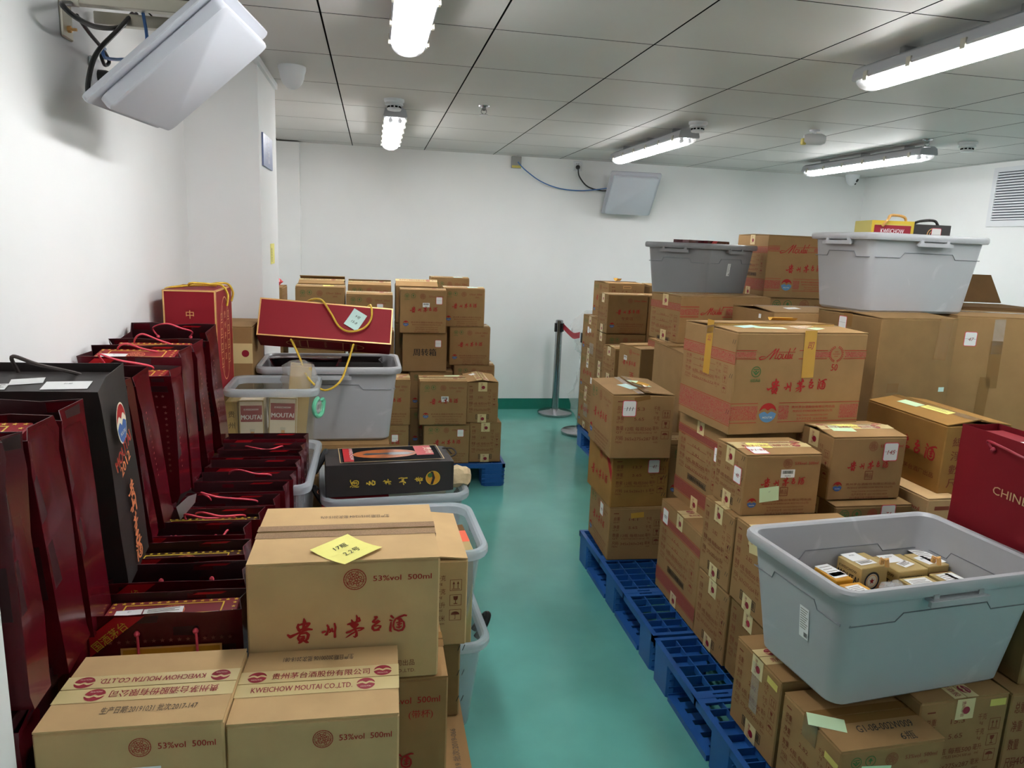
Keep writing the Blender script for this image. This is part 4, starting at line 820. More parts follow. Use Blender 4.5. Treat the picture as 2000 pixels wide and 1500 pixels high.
# middle and far right
carton('plain taped carton under the left end of the high grey bin', (2.08, 2.66, .74), 4.7, .40, .40, .56, None, None, m='card_dark', seam='x', tilt=(2.5, 2), tape='tape_brown', words=False, drop='L', notes=[('F', .33, .47, .07, .18, 'tape_brown', -.08), ('F', .1, .26, .06, .04, 'tape_brown'), ('F', .36, .25, .03, .02, 'aqua')], stick=[('L', .17, .515, '', .05)], group=g1)
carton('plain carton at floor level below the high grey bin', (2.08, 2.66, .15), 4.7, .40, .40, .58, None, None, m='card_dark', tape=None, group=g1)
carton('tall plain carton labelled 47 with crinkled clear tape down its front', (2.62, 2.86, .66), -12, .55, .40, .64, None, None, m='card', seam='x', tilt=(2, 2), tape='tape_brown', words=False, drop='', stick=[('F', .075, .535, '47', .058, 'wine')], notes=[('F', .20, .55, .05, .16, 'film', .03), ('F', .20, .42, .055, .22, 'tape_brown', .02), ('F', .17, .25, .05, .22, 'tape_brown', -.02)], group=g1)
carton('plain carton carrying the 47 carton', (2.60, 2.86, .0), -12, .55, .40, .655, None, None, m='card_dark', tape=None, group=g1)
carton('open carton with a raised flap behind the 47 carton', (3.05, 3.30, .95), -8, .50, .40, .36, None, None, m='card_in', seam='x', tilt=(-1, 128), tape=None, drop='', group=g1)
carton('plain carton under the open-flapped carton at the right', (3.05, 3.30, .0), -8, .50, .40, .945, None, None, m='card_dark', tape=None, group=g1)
storage_bin('high grey bin holding yellow and black gift boxes, on the plain cartons', (2.415, 3.06, 1.302), 4.2, .66, .44, .35, handles=('F', 'L'))
def yface(mb, F, L, R, w, d, h): mb.frame(F, .0, 0, w, h, .014, 'star'); mb.rect(F, .012, .02, w-.012, h-.02, 'wine'); mb.text(F, 'KWEICHOW', w*.5, h-.055, .028, 'white', w=w*.55, al='c', bold=.01); mb.frame(R, 0, 0, d, h, .014, 'star'); mb.text(R, 'KWEICHOW MOUTAI', d*.5, h-.05, .018, 'cream', w=d*.6, al='c')
r = gift_box('yellow gift box with dark red panel, standing in the high grey bin', (2.315, 3.04, 1.315), (0, 0, -.2), .19, .17, .395, 'seal', False, (), 'gift boxes in the high grey bin', face=yface)
rope(r, [(-.05, -.092, .37), (-.03, -.095, .40), (.0, -.06, .42), (.08, -.02, .415), (.1, .0, .375)], .006, m='gold', name='carry_handle')
r = gift_box('dark brown gift box with round gold seal in the high grey bin', (2.545, 3.085, 1.315), (0, 0, -.05), .19, .17, .388, 'bag_black', False, (), 'gift boxes in the high grey bin', face=lambda mb, F, L, R, w, d, h: [mb.ring(F, w*.52, h-.045, .03, .004, 'gold'), mb.ring(F, w*.52, h-.045, .018, .003, 'gold')])
rope(r, [(-.08, -.05, .388), (-.05, -.06, .403), (.02, -.06, .408), (.06, -.04, .388)], .006, m='bag_black', name='carry_handle')
number_label(Fr((-.095, -.0855, 0), (1, 0, 0), (0, 0, 1)), .115, .345, '', r, .05)
carton('big carton with script lettering wedged between the two high grey bins', (2.296, 4.0, 1.28), 0, .52, .374, .371, P(bigfront, scr=(.15, .52)), P(bigside, dense=False, y=(.72, .80, .12, .28)), seam='x', group=g2)
carton('carton with green round marks under the script carton between the bins', (2.31, 4.0, 1.015), 0, .54, .38, .262, P(front6), None, group=g2)
carton('carton just left of the high grey bin base', (2.02, 3.36, .95), 0, .30, .30, .29, None, None, m='card', tape=None, group=g2)
carton('carton with torn clear tape just behind the 50 carton', (1.81, 3.04, 1.0), 3, .36, .36, .28, None, None, m='card', seam='x', tilt=(5, 4), tape='film', words=False, drop='', notes=[('N', .16, .1, .08, .04, 'white', .2), ('L', .25, .25, .02, .02, 'white')], group=g2)
carton('plain carton hidden below the torn-tape carton behind the 50 carton', (1.82, 3.04, .43), 0, .26, .36, .565, None, None, m='card_dark', tape=None, group=g2)
carton('wide carton with script lettering under the far grey bin', (1.527, 3.44, 1.07), 8, .545, .30, .243, lambda mb, F, w, h: [band(mb, F, 0, .2*w, .60*h, .74*h), band(mb, F, .5*w, .66*w, .60*h, .74*h), band(mb, F, .84*w, w, .60*h, .74*h), mb.rect(F, 0, .77*h, .2*w, .785*h, 'red'), mb.rect(F, 0, .56*h, .2*w, .575*h, 'red'), mb.rect(F, .46*w, .77*h, .68*w, .785*h, 'red'), mb.rect(F, .46*w, .56*h, .68*w, .575*h, 'red'), mb.brush(F, SCRIPT, .22*w-432*.25*w/510, .70*h+235*.25*w/510, .25*w/510, 'red'), wreath(mb, F, .75*w, .66*h, .055*w)], P(bigside, vals=('16.6', '2.82', 6, '528x374x373'), y=(.70, .82, -.2, -.1)), seam='x', drop='L', tilt=(1, 2), group=g2)
carton('plain carton below the wide script carton, facing the aisle', (1.425, 3.13, .63), -2, .40, .40, .437, None, None, m='card', tape='tape_brown', words=False, drop='', group=g2)
carton('plain carton at pallet height below the aisle-facing plain carton', (1.43, 3.29, .0), 0, .40, .36, .625, None, None, m='card_dark', tape=None, group=g2)
carton('large plain carton carrying the far grey bin', (1.84, 3.80, .62), 0, .36, .45, .60, None, None, m='card_dark', tape=None, group=g2)
carton('large plain carton on the floor below the far grey bin', (1.70, 3.76, .0), 0, .42, .37, .615, None, None, m='card_dark', tape=None, group=g2)
storage_bin('far grey bin turned corner-on, holding dark red bags, left of the script carton', (1.915, 4.08, 1.222), 36, .62, .44, .36, m='bin_dk', handles=('F', 'L'), sticker=('F', -.05, .60, .035, .07))
for i, (x, y, ang, l) in enumerate(((1.83, 4.05, .7, 'flat dark bag sticking out of the far grey bin at left'), (1.99, 4.12, .62, 'dark red bag with red cord lying in the far grey bin'))):
    gift_bag(l, (x, y, 1.24), (0, 0, ang), .26, .10, .36, seed=40+i, wob=.003, cords=((0, 0, None),), ribbon=(i == 1), stars=False, group='bags in the far grey bin')
# far right pallet stacks
carton('carton on the far right pallet, lowest of the column by the queue post', (1.60, 5.05, .15), 0, .275, .35, .28, None, F12, m='card', group=g2, notes=[('L', .2, .15, .1, .1, 'film')])
carton('carton with two white stickers, second up in the column by the queue post', (1.60, 5.03, .43), .4, .275, .365, .295, None, F12, white=[('L', .18, .22, .05, .04)], stick=[('L', .30, .12, '', .045)], group=g2)
carton('carton with white stickers and clear tape, third up by the queue post', (1.60, 5.03, .726), .4, .275, .36, .295, None, P(front6, ink='red_pale'), stick=[('L', .15, .19, '', .045)], notes=[('L', .2, .19, .04, .03, 'white'), ('L', .25, .06, .1, .08, 'film')], group=g2)
carton('carton with loose lid and label, high at the back of the far right pallet', (1.665, 5.02, 1.022), 2, .275, .33, .26, lambda mb, F, w, h: [spec(mb, F, w, h, '7.4', '2.82', 6, '367x237x264'), mb.frame(F, .4*w, .86*h, .62*w, .93*h, .003, 'gold')], P(front6, cup=False), tape='tape_brown', words=False, drop='', tilt=(1.5, 2.5), stick=[('L', .25, .13, '', .04)], notes=[('N', .1, .1, .04, .05, 'tape_gold', .3, 0, None, .01, 'red', .02)], group=g2)
carton('carton peeping out right of the loose-lid carton on the far right pallet', (1.985, 5.05, 1.022), 2, .275, .3, .25, lambda mb, F, w, h: spec(mb, F, w, h, '7.4', '2.82', 6, '367x237x264'), None, m='card_dark', tilt=(4, 2), tape=None, group=g2)
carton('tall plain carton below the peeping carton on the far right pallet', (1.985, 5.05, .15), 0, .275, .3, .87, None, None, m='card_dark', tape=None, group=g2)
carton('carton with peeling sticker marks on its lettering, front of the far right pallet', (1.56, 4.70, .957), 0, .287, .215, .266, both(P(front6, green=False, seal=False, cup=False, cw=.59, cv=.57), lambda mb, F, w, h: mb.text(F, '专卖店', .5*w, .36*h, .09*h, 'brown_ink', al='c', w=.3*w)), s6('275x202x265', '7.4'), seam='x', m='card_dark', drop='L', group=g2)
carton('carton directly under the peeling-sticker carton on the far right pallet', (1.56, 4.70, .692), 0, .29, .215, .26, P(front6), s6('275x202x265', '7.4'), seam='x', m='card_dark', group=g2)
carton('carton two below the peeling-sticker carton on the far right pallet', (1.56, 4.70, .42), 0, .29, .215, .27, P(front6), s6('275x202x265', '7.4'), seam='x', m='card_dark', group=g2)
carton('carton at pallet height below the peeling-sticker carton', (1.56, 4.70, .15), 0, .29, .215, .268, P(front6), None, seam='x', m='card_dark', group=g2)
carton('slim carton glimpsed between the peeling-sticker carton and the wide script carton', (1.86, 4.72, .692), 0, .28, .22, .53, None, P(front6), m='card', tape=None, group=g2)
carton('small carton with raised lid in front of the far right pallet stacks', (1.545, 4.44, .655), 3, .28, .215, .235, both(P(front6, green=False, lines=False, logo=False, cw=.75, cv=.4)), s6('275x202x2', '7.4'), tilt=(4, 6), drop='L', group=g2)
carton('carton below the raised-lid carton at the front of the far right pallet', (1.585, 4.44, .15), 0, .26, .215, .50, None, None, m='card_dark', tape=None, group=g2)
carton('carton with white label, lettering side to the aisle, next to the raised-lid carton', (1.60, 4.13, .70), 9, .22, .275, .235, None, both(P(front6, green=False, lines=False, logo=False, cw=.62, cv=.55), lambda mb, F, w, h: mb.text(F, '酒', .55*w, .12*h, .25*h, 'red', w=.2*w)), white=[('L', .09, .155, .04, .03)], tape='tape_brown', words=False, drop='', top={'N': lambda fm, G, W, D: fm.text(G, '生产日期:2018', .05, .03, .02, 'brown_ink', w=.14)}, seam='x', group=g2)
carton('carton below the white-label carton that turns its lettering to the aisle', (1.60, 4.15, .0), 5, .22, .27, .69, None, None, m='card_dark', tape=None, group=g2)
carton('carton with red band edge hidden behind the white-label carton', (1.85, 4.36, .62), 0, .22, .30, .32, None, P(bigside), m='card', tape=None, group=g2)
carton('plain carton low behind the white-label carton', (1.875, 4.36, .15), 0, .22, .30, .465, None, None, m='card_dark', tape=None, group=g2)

# ------------------------------------------------------------------ back left pallet
def bl(label, x, y, z, w, d, h, kind='6', **k):
    F = {'6': P(front6), 's': sp('7.4', '2.82', 6, '275x202x265', True), 'z': lambda mb, F, w, h: mb.text(F, '周转箱', .5*w, .42*h, .20*h, 'black', w=.52*w, al='c', bold=.02)}[kind]
    return carton(label, (x, y, z), k.pop('yaw', 0), w, d, h, F, None, s6('275x202x265', '7.4') if kind == '6' else None, group=g3, **k)
wl = lambda u, v: dict(white=[('F', u, v, .04, .03)])
st = lambda u, v, t='': dict(stick=[('F', u, v, t, .042)])
nt = lambda u=.15, v=.07, c='yellow': dict(notes=[('N', u, v, .07, .05, c, .2)])
bl('front right bottom carton of the back left pallet, barcode side facing', .598, 4.40, .15, .204, .285, .262, 's', drop='F', seam='y')
bl('carton with torn open lid above the front right corner of the back left pallet', .574, 4.40, .413, .20, .285, .262, 's', drop='F', seam='y', tilt=(9, 8), notes=[('N', .08, .06, .05, .04, 'white', .3)])
bl('lettered carton with white sticker at the bottom front of the back left pallet', .308, 4.38, .15, .287, .205, .258, drop='', **st(.23, .2, ''))
bl('lettered carton with barcode label, second up at the front of the back left pallet', .278, 4.36, .409, .293, .212, .277, drop='', tilt=(1, 3), white=[('F', .155, .165, .045, .035)], top={'N': lambda fm, G, W, D: fm.text(G, '生产日期 2018', .06, .03, .014, 'brown_ink', w=.12)}, notes=[('A', .08, .04, .1, .04, 'mint', .1)])
bl('lettered carton with white sticker, bottom of the column behind the black bag', -.07, 4.40, .15, .285, .205, .248, drop='', **st(.20, .165, ''))
bl('lettered carton with a blank pale note, second up behind the grey bin edge', -.06, 4.40, .399, .282, .205, .288, drop='', notes=[('F', .125, .225, .05, .05, 'aqua')])
bl('carton under the black-lettered carton on the back left pallet', .237, 4.80, .412, .288, .205, .255, drop='')
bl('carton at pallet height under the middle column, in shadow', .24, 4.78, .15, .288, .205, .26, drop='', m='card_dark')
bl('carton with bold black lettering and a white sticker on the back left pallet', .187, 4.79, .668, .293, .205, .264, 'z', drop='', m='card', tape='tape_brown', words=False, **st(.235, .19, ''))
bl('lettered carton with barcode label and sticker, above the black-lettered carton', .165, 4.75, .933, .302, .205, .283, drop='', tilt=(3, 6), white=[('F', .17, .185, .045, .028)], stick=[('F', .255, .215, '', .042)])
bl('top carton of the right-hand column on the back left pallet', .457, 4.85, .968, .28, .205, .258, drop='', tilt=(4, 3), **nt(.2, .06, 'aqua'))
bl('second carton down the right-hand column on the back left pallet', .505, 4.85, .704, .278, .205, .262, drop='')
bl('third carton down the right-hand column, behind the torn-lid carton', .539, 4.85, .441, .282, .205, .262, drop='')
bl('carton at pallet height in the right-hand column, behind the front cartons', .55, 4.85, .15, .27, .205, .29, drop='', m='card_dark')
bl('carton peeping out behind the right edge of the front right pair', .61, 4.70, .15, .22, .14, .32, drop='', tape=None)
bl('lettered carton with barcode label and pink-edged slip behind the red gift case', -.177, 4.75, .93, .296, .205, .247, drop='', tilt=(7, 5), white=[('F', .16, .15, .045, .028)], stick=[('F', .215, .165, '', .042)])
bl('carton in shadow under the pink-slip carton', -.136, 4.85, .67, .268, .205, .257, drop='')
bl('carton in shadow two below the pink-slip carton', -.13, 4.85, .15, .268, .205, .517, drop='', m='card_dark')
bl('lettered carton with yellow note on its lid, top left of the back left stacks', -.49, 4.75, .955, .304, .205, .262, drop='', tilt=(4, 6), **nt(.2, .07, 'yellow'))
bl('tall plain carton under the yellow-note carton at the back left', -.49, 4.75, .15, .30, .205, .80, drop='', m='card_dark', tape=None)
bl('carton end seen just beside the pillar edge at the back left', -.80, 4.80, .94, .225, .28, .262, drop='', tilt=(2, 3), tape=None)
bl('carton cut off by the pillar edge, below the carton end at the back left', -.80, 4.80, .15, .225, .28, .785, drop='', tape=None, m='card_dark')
for x, dx, l, t in ((-.50, .30, 'open-lidded carton in the second row, left, with a crumpled film on top', (12, 22)), (-.175, .29, 'open-lidded carton in the second row behind the pink-slip carton', (9, 14)), (.145, .29, 'carton with taped lid leaning up in the second row', (20, 6)), ):
    bl(l, x, 5.03, .965, dx, .24, .255, drop='', tilt=t)
    bl('tall carton below the '+l[:40].replace(',', ''), x, 5.03, .15, dx, .24, .812, drop='', tape=None, m='card_dark')
bl('carton with pale note, highest and farthest back by the back wall', .406, 5.30, .97, .28, .205, .30, drop='', tilt=(3, 2), **nt(.2, .05, 'aqua'))
bl('tall carton under the farthest back carton by the back wall', .406, 5.30, .15, .28, .205, .817, drop='', tape=None, m='card_dark')
mb = MB(); R = random.Random(3)
mb.loft([[((.075+R.uniform(-.02, .02))*q*math.cos(2*PI*j/12), (.045+R.uniform(-.015, .015))*q*math.sin(2*PI*j/12), z) for j in range(12)] for z, q in ((0, .8), (.02, 1), (.04, .8), (.055, .4))], 'ribbon'); o = mb.build('red_cloth'); o.location = (-.66, 4.92, 1.21); tag(o, 'crumpled red cloth on top of the cartons by the pillar edge', 'cloth')

# ------------------------------------------------------------------ near left cartons
g4 = 'cartons at the near left'
dt = lambda t, fx, fy, w=.17, m='grey_ink': (lambda fm, G, W, D: fm.text(G, t, W*fx, D*fy, .02, m, w=w, bold=.006))
F53 = P(front6, green=False, cup=False, lines=False, logo=False, cw=.63, cv=.46)
L1F = both(F53, lambda mb, F, w, h: [mb.text(F, '限公司出品', .70*w, .115*h, .055*h, 'brown_ink', w=.17*w), mb.text(F, 'AI CO.,LTD.', .72*w, .055*h, .04*h, 'brown_ink', w=.155*w)])
carton('carton with a yellow sticky note and worn grey tape, highest at near left', (-.238, 1.338, .667), 0, .369, .293, .262, L1F, None, m='card_light', seam='x', tilt=(.6, 1.6), tape='tape_grain', words=False, drop='R', top={'A': dt('生产日期:2015/12/04 批次:2015-076', .26, .44, .15)}, notes=[('N', .185, .045, .10, .10, 'yellow', PI/4, 0, ('17瓶  ', ' 2.2号'), .0015, 'black', .004)], group=g4)
carton('carton printed 500ml in the stack under the sticky-note carton', (-.212, 1.336, .335), 0, .365, .275, .331, both(P(front6, green=False, cup=False, lines=False, logo=False, cv=.42), lambda mb, F, w, h: mb.text(F, '(带杯)', .78*w, .73*h, .06*h, 'red')), None, seam='x', drop='R', tape='tape_brown', words=False, group=g4)
carton('front carton dated 20200106 with printed parcel tape, right one of the near pair', (-.239, 1.119, .492), -1, .284, .2135, .257, F53, None, m='card_light', seam='x', tilt=(1, 1), tdir=(0, 1), swap=True, drop='R', top={'A': dt('生产日期:20200106 批次:2018-081', .30, .25, .13)}, group=g4)
carton('front carton dated 20191031 with printed parcel tape, left one of the near pair', (-.526, 1.117, .507), -1, .286, .2125, .257, F53, None, m='card_light', seam='x', tilt=(1, 1), tdir=(1, 0), drop='', top={'N': dt('生产日期:20191031 批次:2017-147', .30, .34, .15)}, white=[('F', .165, .165, .045, .035)], group=g4)
for x, l in ((-.239, 'right'), (-.526, 'left')):
    carton('carton hidden under the %s front carton of the near pair' % l, (x, 1.117, .245), -1, .292, .215, .246 if x > -.3 else .261, F53, None, m='card_dark', group=g4)
    carton('floor carton two below the %s front carton of the near pair' % l, (x, 1.117, 0), -1, .292, .215, .244, F53, None, m='card_dark', group=g4)
carton('carton with shipping icons and one loose flap behind the sticky-note carton', (-.007, 1.64, .548), .9, .237, .30, .232, sp('7.7', '2.82', 6, '275x202x210', True), None, m='card_light', seam='y', tilt=(2, 7), tape=None, drop='', group=g4)
carton('carton with black tick marks below the loose-flap carton', (-.02, 1.66, .335), 0, .239, .30, .212, lambda mb, F, w, h: ticks(mb, F, w+.02, h), None, m='card_dark', seam='y', tape='tape_brown', words=False, drop='', group=g4)
carton('lowest carton by the aisle with a date stamp along its lid', (-.21, 1.36, .0), 0, .44, .60, .334, None, None, m='card', seam='y', tape=None, drop='', top={'A': lambda fm, G, W, D: fm.text(G, '20191119 批次:2019-066', .05, .025, .02, 'grey_ink', w=.2)}, group=g4)
storage_bin('clear storage bin standing on the floor by the aisle, lower of the clear pair', (.085, 2.185, 0), 3, .54, .42, .335, 'clear', 'clear_rim', handles=(), knob=(('R', -.1),), ridge=False, group='clear storage bins')
storage_bin('clear storage bin with an orange gift box, stacked on the lower clear bin', (.075, 2.175, .285), 2, .53, .42, .36, 'clear', 'clear_rim', handles=('R',), ridge=False, group='clear storage bins')
gift_box('orange and olive gift box inside the upper clear bin', (.252, 2.13, .30), (0, 0, .06), .085, .20, .325, 'goldcard', False, (), 'gift boxes in clear bins', top=lambda mb, T, w, d: [mb.rect(T, .0, d*.32, w, d, 'orange'), mb.rect(T, 0, d*.75, w, d, 'card_in', .001), mb.ring(T, w*.45, d*.16, .018, .004, 'seal')])
storage_bin('clear storage bin carrying the black carrier bag, beyond the loose-flap carton', (.07, 2.74, .262), 5, .55, .46, .36, 'clear', 'clear_rim', handles=(), knob=(('R', -.2), ('L', .2)), ridge=False, group='clear storage bins')
storage_bin('clear storage bin at floor level under the black-bag bin', (.07, 2.74, 0), 5, .54, .45, .30, 'clear', 'clear_rim', handles=(), ridge=False, group='clear storage bins')
gift_box('red gift box with fine gold lines inside the black-bag bin', (-.07, 2.62, .28), (0, 0, .09), .24, .14, .335, 'case_red', False, (), 'gift boxes in clear bins', top=lambda mb, T, w, d: [mb.ring(T, w*(.15+.14*i), d*.5, .05, .0008, 'print_orange') for i in range(6)])
gift_box('white gift box supporting the black carrier bag in its bin', (.13, 2.79, .28), (0, 0, .09), .28, .22, .325, 'cream', False, (), 'gift boxes in clear bins')
# black carrier bag lying on the bin
bb = thing('carrier_bag', 'black carrier bag with gold lettering lying on its side on a clear bin', 'carrier bag', (.055, 2.655, .622), (0, 0, math.radians(5)), 'carrier bags')
mb = MB(); W2, D2, H2 = .232, .105, .118
def lay(x, q=1., dz=0): return [(x, -D2*q, dz), (x, D2*q, dz), (x, D2*q, H2*q+dz*.3), (x, 0, H2*q+.004*(1 if q == 1 else 0)), (x, -D2*q, H2*q+dz*.3)]
mb.loft([lay(-W2), lay(-W2+.05, 1.0), lay(0), lay(W2-.08), lay(W2-.01, .97, .002), lay(W2, .95, .003)], 'bag_black'); mb.build('bag_body', bb)
pm = MB(); Ff = Fr((-W2, -D2-.0008, 0), (1, 0, 0), (0, 0, 1)); Tt = Fr((-W2, -D2, H2+.005), (1, 0, 0), (0, 1, 0))
for i, st_ in enumerate((CALLI[28:], CALLI[26:28], CALLI[17:26], CALLI[11:17], CALLI[:11])):
    xs = [p[0] for s_ in st_ for p in s_]; ys = [p[1] for s_ in st_ for p in s_]; cx, cy = (min(xs)+max(xs))/2, (min(ys)+max(ys))/2; k = .030/max(max(xs)-min(xs), max(ys)-min(ys))
    G = Ff.at(.10+.058*i, .048, PI/2); pm.brush(G, [[(x-cx, y-cy, r) for x, y, r in s_] for s_ in st_], 0, 0, k, 'star')
pm.disc(Ff, .385, .055, .027, 'amber'); pm.ring(Ff, .385, .055, .027, .002, 'star', .001); pm.poly(Ff, [(.375, .08), (.385, .08), (.393, .055), (.385, .03), (.376, .03), (.383, .055)], 'bag_black', .0012); pm.disc(Ff, .374, .066, .009, 'green', .0013)
pm.rect(Tt, .06, .02, .42, .19, 'groove', .0006); pm.disc(Tt, .22, .105, .12, 'glowprint', .0009, ry=.055); pm.frame(Tt, .05, .012, .43, .198, .003, 'tan_text', .0008)
pm.rect(Tt, .065, .02, .10, .185, 'ribbon', .0012); pm.rect(Tt, .335, .07, .40, .19, 'ribbon', .0012)
pm.text(Tt.at(.088, .18, -PI/2), 'KWEICHOW', 0, 0, .02, 'white', w=.14, n=.0016); pm.text(Tt.at(.385, .18, -PI/2), '贵州', .01, -.012, .035, 'cream', w=.08, n=.0016)
pm.poly(Tt, [(.135, .10), (.15, .09), (.21, .095), (.25, .085), (.30, .085), (.33, .10), (.30, .115), (.25, .12), (.21, .112), (.15, .118)], 'steel', .0013); pm.build('printed_panel', bb)
cord(bb, [(W2-.02, -.02, H2-.02), (W2+.02, -.03, H2+.002), (W2+.012, .0, H2+.016), (W2-.02, .02, H2+.012), (W2-.005, .045, H2+.006), (W2+.02, .05, H2-.02)], .004, 'cord_dark', knots=False)
R = random.Random(8); mb = MB(); mb.loft([[(x, .045*q*math.cos(2*PI*j/14)+R.uniform(-.006, .006), .05+.045*q*math.sin(2*PI*j/14)+R.uniform(-.006, .006)) for j in range(14)] for x, q in ((-.01, .9), (.02, 1), (.04, .8), (.055, .9), (.07, .5))], 'cloth')
o = mb.build('cloth_pouch', None, True); o.location = (.30, 2.66, .60); tag(o, 'beige cloth pouch peeping out behind the black carrier bag', 'pouch')

# ------------------------------------------------------------------ bags: lower row of dark red bags
gD = 'dark red gift bags in the lower row'
DL = ('nearest of the lower row, orange panel on its front', 'second bag of the lower row, two cord knots and ribbon corner', 'third bag of the lower row, barcode slip on the box inside', 'fourth bag of the lower row, hidden cords and knots only', 'fifth bag of the lower row with long pink cord looping forward', 'sixth bag of the lower row with ribbon lettering half visible', 'seventh in the lower row, big pink cord loop',
      'eighth bag of the lower row, glossy wrinkled film catching the light', 'ninth bag of the lower row with cord arching over its edge', 'tenth bag of the lower row, thin edge showing', 'eleventh bag of the lower row with twin cord knots', 'farthest bag of the lower row with a flared right corner')
DC = (((0, 0, None), (1, 0, None)), ((0, 0, None),), ((0, 0, None),), ((0, 0, None),), ((0, -.02, .0), (1, .01, -.06)), ((1, -.01, .0),), ((1, -.05, .015), (0, 0, None)), ((0, 0, None),), ((1, .0, .005),), ((0, 0, None),), ((0, 0, None),), ((0, 0, None), (1, 0, -.02)))
DY = (1.417, 1.560, 1.690, 1.803, 1.905, 2.015, 2.12, 2.225, 2.335, 2.435, 2.53, 2.63); DX = (-.404, -.422, -.445, -.462, -.440, -.415, -.400, -.39, -.386, -.385, -.385, -.385)
for i in range(12):
    d_ = .092 if i < 8 else .085; y = DY[i]+d_/2; x = DX[i]; inb_ = i > 7; zb = .485 if inb_ else .40; zt = .797-.002*(i % 3)+.010*(i > 7)+.010*(i == 11)
    gift_bag('dark red gift bag, '+DL[i], (x, y, zb), (0, 0, random.uniform(-.02, .02)), .288, d_, zt-zb, pinch=.012, wob=.003, cords=DC[i], panel=(i == 0), group=gD, seed=i+1)
    if i in (0, 2, 4): gift_box('dark red starred gift box inside the %s bag of the lower row' % ('nearest', '', 'third', '', 'fifth')[i], (x, y, zb+.005), (0, 0, 0), .254, .08, zt-zb-(.022 if i == 0 else .03), 'maroon_in' if i else 'case_dark', True, ([('T', .045, .03, .05, .028, .06, 0, ('号7',)), ('T', .11, .035, .075, .025, .1, 3), ('T', .19, .014, .06, .012, .1, 0)] if i == 0 else [('T', .2, .03, .07, .016, 0, 2)] if i == 2 else []))
for x0, y0, ww, dd, hh, l in ((-.815, 1.32, .56, .50, .392, 'carton hidden on the floor under the near end of the bag rows'), (-.815, 1.83, .56, .40, .392, 'carton hidden on the floor under the middle of the bag rows'), (-.815, 2.24, .60, .46, .44, 'carton hidden on the floor under the far end of the bag rows'), (-.815, 1.11, .27, .20, .392, 'carton hidden on the floor under the nearest lower bag')):
    carton(l, (x0+.012, y0, 0), 0, ww, dd, hh, None, None, m='card_dark', tape=None, group='cartons under the bags')
storage_bin('narrow clear bin holding the farthest bags of the lower row', (-.37, 2.56, .445), 0, .345, .56, .308, 'clear', 'clear_rim', handles=(), knob=(('R', .45),), ridge=False, group='clear storage bins', t=.02)
# lower tier against the wall, carrying the leaning bags
for i in range(5):
    gift_bag(('dark red gift bag standing against the wall at the lower left picture edge' if i == 0 else 'dark red gift bag of the lower wall tier, %s behind the first' % ('', 'one', 'two', 'three', 'four')[i]), (-.675, 1.255+.293*i, .395 if i < 4 else .445), (0, 0, 0), .262, .28, .37 if i < 4 else .33, pinch=.02, wob=.005, cords=(), ribbon=False, group='dark red gift bags in the lower wall tier', seed=60+i)
    gift_box('dark red box filling the lower wall tier bag, %s from the picture edge' % ('first', 'second', 'third', 'fourth', 'fifth')[i], (-.675, 1.255+.293*i, .40 if i < 4 else .45), (0, 0, 0), .235, .25, .378 if i < 4 else .328, 'maroon_in', False, ())
# upper row leaning towards the camera: (top y0, y1, bottom y0, y1, bottom z, top z)
gA = 'dark red gift bags leaning on the left wall'
AL = (('nearest leaning bag at the left picture edge', (1.125, 1.20, 1.155, 1.205, .785, 1.232)), ('second leaning bag from the picture edge, starred box inside', (1.205, 1.315, 1.28, 1.385, .77, 1.222)), ('third leaning bag, right in front of the big black bag', (1.33, 1.435, 1.40, 1.50, .77, 1.222)),
      None, ('thin and leaning, right behind the big black bag', (1.67, 1.715, 1.79, 1.84, .79, 1.212)), ('leaning bag with smooth side panel, second behind the black bag', (1.735, 1.835, 1.90, 1.985, .785, 1.205)),
      ('leaning bag with a red starred box open to view', (2.03, 2.135, 2.07, 2.17, .79, 1.165)), ('leaning bag with pink cord and white label on its box', (2.14, 2.255, 2.20, 2.32, .79, 1.20)), ('leaning bag with two pink cords, second before the red gift case', (2.30, 2.41, 2.40, 2.50, .79, 1.195)), ('farthest leaning bag, right before the upright red gift case', (2.46, 2.63, 2.64, 2.73, .785, 1.21)))
for i, q in enumerate(AL):
    if not q: continue
    l, (t0, t1, b0, b1, zb, zt) = q; d = (t1-t0+b1-b0)/2*.97; yb, yt = (b0+b1)/2, (t0+t1)/2; lean = math.atan2(yb-yt, zt-zb)
    h = math.hypot(yb-yt, zt-zb)
    cd = {1: ((0, 0, None),), 2: ((0, 0, None),), 6: ((0, -.09, .0),), 7: ((0, 0, .015), (1, -.03, .02)), 8: ((0, .0, .03),), 9: ((0, .02, .02),)}.get(i, ())
    gift_bag('dark red gift bag, '+l, (-.668, yb, zb), (lean, 0, 0), .272, d, h, pinch=.03, top_pinch=.02, wob=.006, cords=cd, ribbon=i in (7, 9), stars=i in (5, 6, 8, 9), group=gA, seed=20+i)
    if i in (1, 6, 7, 8): gift_box('red gift box with gold stars inside the '+{1: 'second leaning bag from the picture edge', 6: 'open leaning bag with the folded flap', 7: 'leaning bag that has a white label', 8: 'leaning bag with two pink cords'}[i], (-.668, yb+.0, zb+.004), (lean, 0, 0), .212, d*.80, h-.014, 'case_red', True, [('T', .13 if i == 6 else .05, .03, .07, .03, 0, 0, ('号',))] if i != 1 else [])
